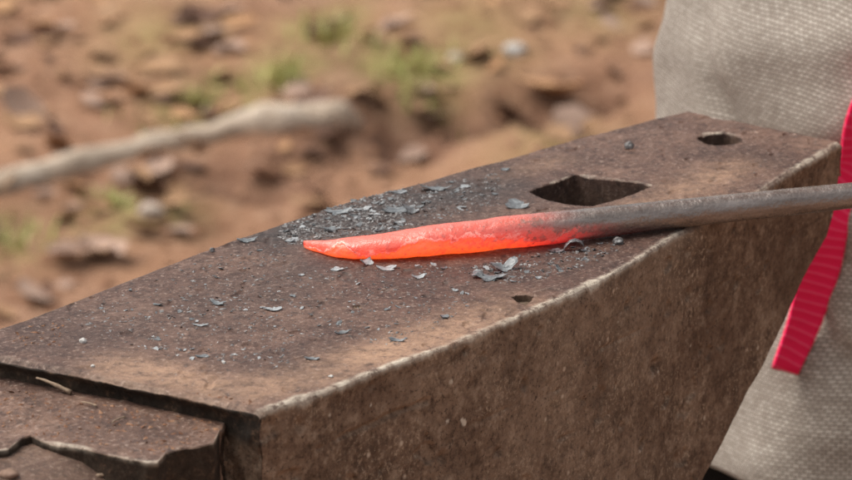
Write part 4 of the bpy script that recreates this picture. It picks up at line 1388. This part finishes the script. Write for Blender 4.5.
# fingers curled round the bar, and a thumb closing the other side
bd = np.array([bdir[0], bdir[1], 0]); sd = np.array([-bd[1], bd[0], 0]); upv = np.array([0, 0, 1.0])
for q in range(4):
    base = grip + bd * (-0.024 + 0.018 * q)
    rr = gr + 0.009
    idx0 = len(Vb)
    for j, a in enumerate((70, 10, -55, -120)):
        aa = R(a)
        Vb.append(tuple(base - sd * rr * math.cos(aa) + upv * rr * math.sin(aa)))
        Rb.append(0.0092 - 0.0007 * j - (0.001 if q == 0 else 0))
        Eb.append((23 if j == 0 else idx0 + j - 1, idx0 + j))
idx0 = len(Vb)
for j, a in enumerate((100, 150, 205)):
    aa = R(a)
    Vb.append(tuple(grip + bd * (-0.018 - 0.006 * j) - sd * (gr + 0.010) * math.cos(aa) + upv * (gr + 0.010) * math.sin(aa)))
    Rb.append(0.011 - 0.001 * j); Eb.append((23 if j == 0 else idx0 + j - 1, idx0 + j))
# the other hand: relaxed, fingers slightly curled
for q in range(4):
    idx0 = len(Vb)
    for j in range(3):
        Vb.append((X0 - 0.05 + 0.012 * j + 0.004 * q, Y0 - 0.225 - 0.018 * j + 0.002 * q, 1.128 - 0.019 * q - 0.006 * j)); Rb.append(0.0088 - 0.0008 * j)
        Eb.append((19 if j == 0 else idx0 + j - 1, idx0 + j))
idx0 = len(Vb)
for j in range(2):
    Vb.append((X0 - 0.085 + 0.012 * j, Y0 - 0.225 - 0.02 * j, 1.145)); Rb.append(0.0105 - 0.001 * j); Eb.append((19 if j == 0 else idx0, idx0 + j))
skinned('body', Vb, Eb, Rb, M['skin'], person)
# head details
def blob(name, c, r, mat, parent, seed=3, amp=0.05, cut=None):
    bm = bmesh.new(); bmesh.ops.create_icosphere(bm, subdivisions=4, radius=1)
    if cut is not None:
        bmesh.ops.delete(bm, geom=[v for v in bm.verts if cut(v.co)], context='VERTS')
    V = np.array([v.co[:] for v in bm.verts]); F = [[v.index for v in f.verts] for f in bm.faces]; bm.free()
    V = V * (1 + amp * fbm(V[:, 0], V[:, 1], V[:, 2], 4, 3, seed))[:, None] * r
    return link(name, V + c, F, mat, parent)
hc = np.array([X0, Y0 - 0.018, 1.60])
blob('hair', hc + [0, 0.012, 0.018], np.array([0.092, 0.105, 0.108]), M['hair'], person, 3, 0.12, lambda c: c.y < -0.35 and c.z < 0.55)
blob('nose', hc + [0, -0.088, -0.012], np.array([0.014, 0.018, 0.022]), M['skin'], person, 4, 0.02)
for s in (-1, 1):
    e = blob('eye', hc + [s * 0.032, -0.079, 0.012], np.array([0.012, 0.009, 0.008]), M['white'], person, 5, 0)
    blob('iris', hc + [s * 0.032, -0.0875, 0.011], np.array([0.0045, 0.002, 0.0045]), M['hair'], e, 5, 0)
    blob('ear', hc + [s * 0.088, 0.005, -0.005], np.array([0.010, 0.020, 0.030]), M['skin'], person, 6, 0.05)
blob('mouth', hc + [0, -0.078, -0.050], np.array([0.024, 0.008, 0.007]), simple('lips', [(0.36, 0.15, 0.12), (0.42, 0.18, 0.15)], 60, 0.5, 0.1), person, 7, 0.02)

# trousers: two legs joined at the hips
def leg_tube(s):
    pts = [(X0 + s * 0.055, Y0, 0.88), (X0 + s * 0.066, Y0, 0.79), (X0 + s * 0.082, Y0, 0.70), (X0 + s * 0.112, Y0 - 0.008, 0.55), (X0 + s * 0.104, Y0 - 0.01, 0.40), (X0 + s * 0.104, Y0, 0.24), (X0 + s * 0.105, Y0 + 0.008, 0.10)]
    return tube(pts, [0.075, 0.080, 0.088, 0.099, 0.080, 0.068, 0.062], 36, 0.08, 12, 3 + s)
va_, fa_ = leg_tube(-1); vb_, fb_ = leg_tube(1)
link('trousers', np.vstack([va_, vb_]), fa_ + [[v + len(va_) for v in f] for f in fb_], M['black_cloth'], person)
for s in (-1, 1):
    bv = []
    for i in range(14):
        f = i / 13
        for k in range(20):
            a = 2 * math.pi * k / 20
            hgt = 0.085 * (1 - sstep(0.25, 0.75, np.array(f))) + 0.045
            w = 0.045 * math.sin(math.pi * min(1, (f * 0.92 + 0.08)) ** 0.8) + 0.008
            bv.append((X0 + s * 0.105 + w * math.cos(a), Y0 + 0.065 - 0.27 * f, max(0.0, hgt / 2 + hgt / 2 * math.sin(a) * 1.05)))
    link('boot', np.array(bv), grid_faces(14, 20, True).tolist() + [list(range(20)), [13 * 20 + k for k in range(20)][::-1]], M['leather'], person)

# tunic: rings from hem to shoulders, with hanging folds
HEM = 0.5490
ZS = np.r_[np.linspace(HEM, 0.80, 150), np.linspace(0.81, 1.40, 70)]
NA = 520
ths = np.linspace(-math.pi, math.pi, NA, endpoint=False)      # angle 0 faces the camera (-y)
A_, Z_ = np.meshgrid(ths, ZS)


def tunic_pt(th, z):
    th = np.asarray(th, float); z = np.asarray(z, float)
    a = np.interp(z, [0.55, 0.62, 0.72, 0.82, 0.95, 1.10, 1.25, 1.34, 1.38, 1.41], [0.230, 0.217, 0.204, 0.171, 0.158, 0.170, 0.182, 0.172, 0.13, 0.075])
    b = np.interp(z, [0.55, 0.62, 0.72, 0.82, 0.95, 1.10, 1.25, 1.34, 1.38, 1.41], [0.188, 0.178, 0.166, 0.152, 0.122, 0.128, 0.132, 0.118, 0.10, 0.07])
    low = 1 - sstep(0.80, 0.95, z)
    hang = (0.0060 * np.sin(5 * th + 0.6 + 3 * (z - 0.6)) + 0.0045 * np.sin(9 * th + 2.0) + 0.0028 * np.sin(15 * th - 9 * z)) * (0.35 + 0.65 * (1 - sstep(0.56, 0.80, z)))
    # slouching folds across the thigh: diagonal soft ridges
    w1 = z - (0.694 + 0.075 * (th + 0.55))
    w2 = z - (0.650 - 0.20 * (th + 0.95))
    w3 = z - (0.725 + 0.05 * (th + 0.8))
    fold = -0.0085 * np.exp(-(w1 / 0.010) ** 2) + 0.0060 * np.exp(-((w1 + 0.022) / 0.014) ** 2) + 0.005 * np.exp(-((w3) / 0.012) ** 2)
    fold = fold * np.exp(-((th + 0.45) / 0.75) ** 2)
    fold = fold - 0.0060 * np.exp(-(w2 / 0.009) ** 2) * np.exp(-((th + 0.95) / 0.30) ** 2)
    sof = 0.004 * vnoise(th * 3.2, z * 26, 0.3, 41) + 0.0016 * vnoise(th * 7, z * 70, 0.3, 42)
    r = hang * low + fold * low + sof
    x = PC[0] + (a + r) * np.sin(th)
    y = PC[1] - (b + r) * np.cos(th)
    zz = z + 0.022 * np.sin(th + 0.95) * (1 - sstep(0.555, 0.68, z))
    return np.stack([x, y, zz], -1)


TVv = tunic_pt(A_, Z_).reshape(-1, 3)
uv = np.stack([(A_ * 0.19).ravel(), Z_.ravel()], -1)
tun = link('tunic', TVv, grid_faces(len(ZS), NA, True), M['linen'], person, True, uv=uv)
so = tun.modifiers.new('thick', 'SOLIDIFY'); so.thickness = 0.0016; so.offset = -1


def sleeve(p0_, p1_, p2_, name):
    pts = []
    for i in range(13):
        f = i / 12
        p = (1 - f) ** 2 * p0_ + 2 * f * (1 - f) * p1_ + f * f * p2_
        pts.append(p)
    V, F = tube(pts, np.linspace(0.072, 0.046, 13), 28, 0.12, 18, 4, cap=False)
    uvs = np.stack([np.tile(np.linspace(0, 0.3, 28), 13), np.repeat(np.linspace(0, 0.35, 13), 28)], -1)
    o = link(name, V, F, M['linen'], person, True, uv=uvs)
    md = o.modifiers.new('thick', 'SOLIDIFY'); md.thickness = 0.0016
sleeve(np.array(Vb[20]) - [0.03, 0, 0], elbow + [0.02, 0.05, 0.06], (elbow + wrist) / 2, 'sleeve')
sleeve(np.array(Vb[16]) + [0.03, 0, 0], np.array(Vb[17]) + [-0.02, 0, 0.02], (np.array(Vb[17]) + np.array(Vb[18])) / 2, 'sleeve')

# red woven sash: a band round the waist and one hanging end
bandV, bandUV = [], []
nbz = 8
for z in np.linspace(0.935, 0.968, nbz):
    q = tunic_pt(ths, np.full(NA, z))
    n2d = np.stack([np.sin(ths), -np.cos(ths)], -1)
    bandV.append(np.c_[q[:, :2] + n2d * 0.004, q[:, 2]]); bandUV.append(np.c_[np.full(NA, z), ths * 0.15])
sash = link('sash', np.vstack(bandV), grid_faces(nbz, NA, True), M['ribbon'], person, True, uv=np.vstack(bandUV))
md = sash.modifiers.new('thick', 'SOLIDIFY'); md.thickness = 0.002; md.offset = 1


def tunic_hit(px, py):
    """where a pixel's sight line meets the tunic's front"""
    h = TB_.ray_cast(Vector(CAM), Vector(ray(px, py)))
    return np.array(h[0]) if h[0] is not None else None


TB_ = BVHTree.FromPolygons(TVv.tolist(), grid_faces(len(ZS), NA, True).tolist())
# centre line of the hanging end, from its cut tip up to the waist
tip = tunic_hit(789, 366)
print('tip', tip, 'hem', tunic_hit(740, 460), tunic_hit(670, 60))
cl_px = [(789, 367), (793, 355), (801, 330), (812, 300), (825, 268), (838, 232), (848, 200), (857, 165), (868, 125), (880, 85), (893, 40), (905, 0)]
half = [16.5, 17.5, 19, 20.5, 21.5, 22, 22, 21.5, 21, 21, 21, 21]
cl = [tunic_hit(*p) for p in cl_px]
cl = [c + np.array([-0.15, -0.9, 0.1]) * (0.005 + 0.004 * math.sin(i * 0.7)) for i, c in enumerate(cl)]
up_pts = [cl[-1] + (np.array([PC[0] + 0.03, PC[1] - 0.134, 0.945]) - cl[-1]) * f for f in (0.33, 0.66, 1.0)]
cl = np.array(cl + up_pts); hw_ = np.array(half + [21, 21, 21]) * KX * 1.46
dcl = np.r_[0, np.cumsum(np.linalg.norm(np.diff(cl, axis=0), axis=1))]
td = np.linspace(0, dcl[-1], 150)
clS = np.stack([np.interp(td, dcl, cl[:, k]) for k in range(3)], -1)
for _ in range(90):
    clS[1:-1] = 0.25 * clS[:-2] + 0.5 * clS[1:-1] + 0.25 * clS[2:]
for i in range(150):                      # keep the hanging end outside the cloth
    o_ = Vector((PC[0], PC[1], clS[i, 2])); dv_ = Vector((clS[i, 0] - PC[0], clS[i, 1] - PC[1], 0)); r_ = dv_.length; dv_.normalize()
    h_ = TB_.ray_cast(o_, dv_)
    if h_[0] is not None and r_ < h_[3] + 0.006:
        clS[i, :2] = (PC + np.array(dv_[:2]) * (h_[3] + 0.006))
for _ in range(10):
    clS[1:-1] = 0.25 * clS[:-2] + 0.5 * clS[1:-1] + 0.25 * clS[2:]
hwS = np.interp(td, dcl, hw_)
RV, RU = [], []
nr = 13
for i in range(150):
    t_ = clS[min(i + 1, 149)] - clS[max(i - 1, 0)]; t_ /= np.linalg.norm(t_)
    vw = np.array([0.35, -0.93, 0.0])
    sdv = np.cross(t_, vw); sdv /= np.linalg.norm(sdv)
    nv_ = np.cross(sdv, t_)
    for j in range(nr):
        g = j / (nr - 1) * 2 - 1
        RV.append(clS[i] + sdv * hwS[i] * g + nv_ * (0.0005 * g * g - 0.0006 * math.sin(td[i] * 60 + g)))
        RU.append((g * hwS[i], td[i] + 0.0012 * g))
rib = link('sash_end', np.array(RV), grid_faces(150, nr), M['ribbon'], sash, True, uv=np.array(RU))
md = rib.modifiers.new('thick', 'SOLIDIFY'); md.thickness = 0.0014; md.offset = 0

# ------------------------------------------------------------------ camera
cam = bpy.data.cameras.new('camera'); co = bpy.data.objects.new('camera', cam); COL.objects.link(co)
co.location = tuple(CAM); co.rotation_euler = (math.pi / 2 - PITCH, 0, 0)
cam.sensor_width = 36; cam.lens = LENS; cam.clip_end = 500; cam.clip_start = 0.05
cam.dof.use_dof = True; cam.dof.focus_distance = 1.25; cam.dof.aperture_fstop = 26.5
cam.dof.aperture_blades = 0
SC.camera = co

# ------------------------------------------------------------------ light: bright overcast
SUN_EL, SUN_AZ = R(60), R(286)         # azimuth measured clockwise from +y
w = bpy.data.worlds.new('World'); SC.world = w; w.use_nodes = True
nt = w.node_tree
sky = nt.nodes.new('ShaderNodeTexSky'); sky.sky_type = 'NISHITA'; sky.sun_disc = False
sky.sun_elevation = SUN_EL; sky.sun_rotation = SUN_AZ
sky.air_density = 1.0; sky.dust_density = 6.0; sky.ozone_density = 0.5
hsv = nt.nodes.new('ShaderNodeHueSaturation'); hsv.inputs['Saturation'].default_value = 0.25
nt.links.new(sky.outputs['Color'], hsv.inputs['Color'])
nt.links.new(hsv.outputs['Color'], nt.nodes['Background'].inputs['Color'])
nt.nodes['Background'].inputs['Strength'].default_value = 0.145
sl = bpy.data.lights.new('sun', 'SUN'); sl.energy = 1.1; sl.angle = R(35); sl.color = (1.0, 0.93, 0.84)
so_ = bpy.data.objects.new('sun', sl); COL.objects.link(so_)
sd_ = Vector((math.sin(SUN_AZ) * math.cos(SUN_EL), math.cos(SUN_AZ) * math.cos(SUN_EL), math.sin(SUN_EL)))
so_.rotation_euler = sd_.to_track_quat('Z', 'Y').to_euler()
so_.location = (0, 0, 3)

SC.view_settings.view_transform = 'Standard'; SC.view_settings.look = 'None'
SC.view_settings.exposure = 0.45; SC.view_settings.gamma = 1.0
SC.render.film_transparent = False
SC.cycles.use_denoising = True
SC.cycles.denoiser = 'OPENIMAGEDENOISE'
SC.cycles.denoising_input_passes = 'RGB_ALBEDO_NORMAL'
SC.cycles.denoising_prefilter = 'NONE'
SC.cycles.max_bounces = 8
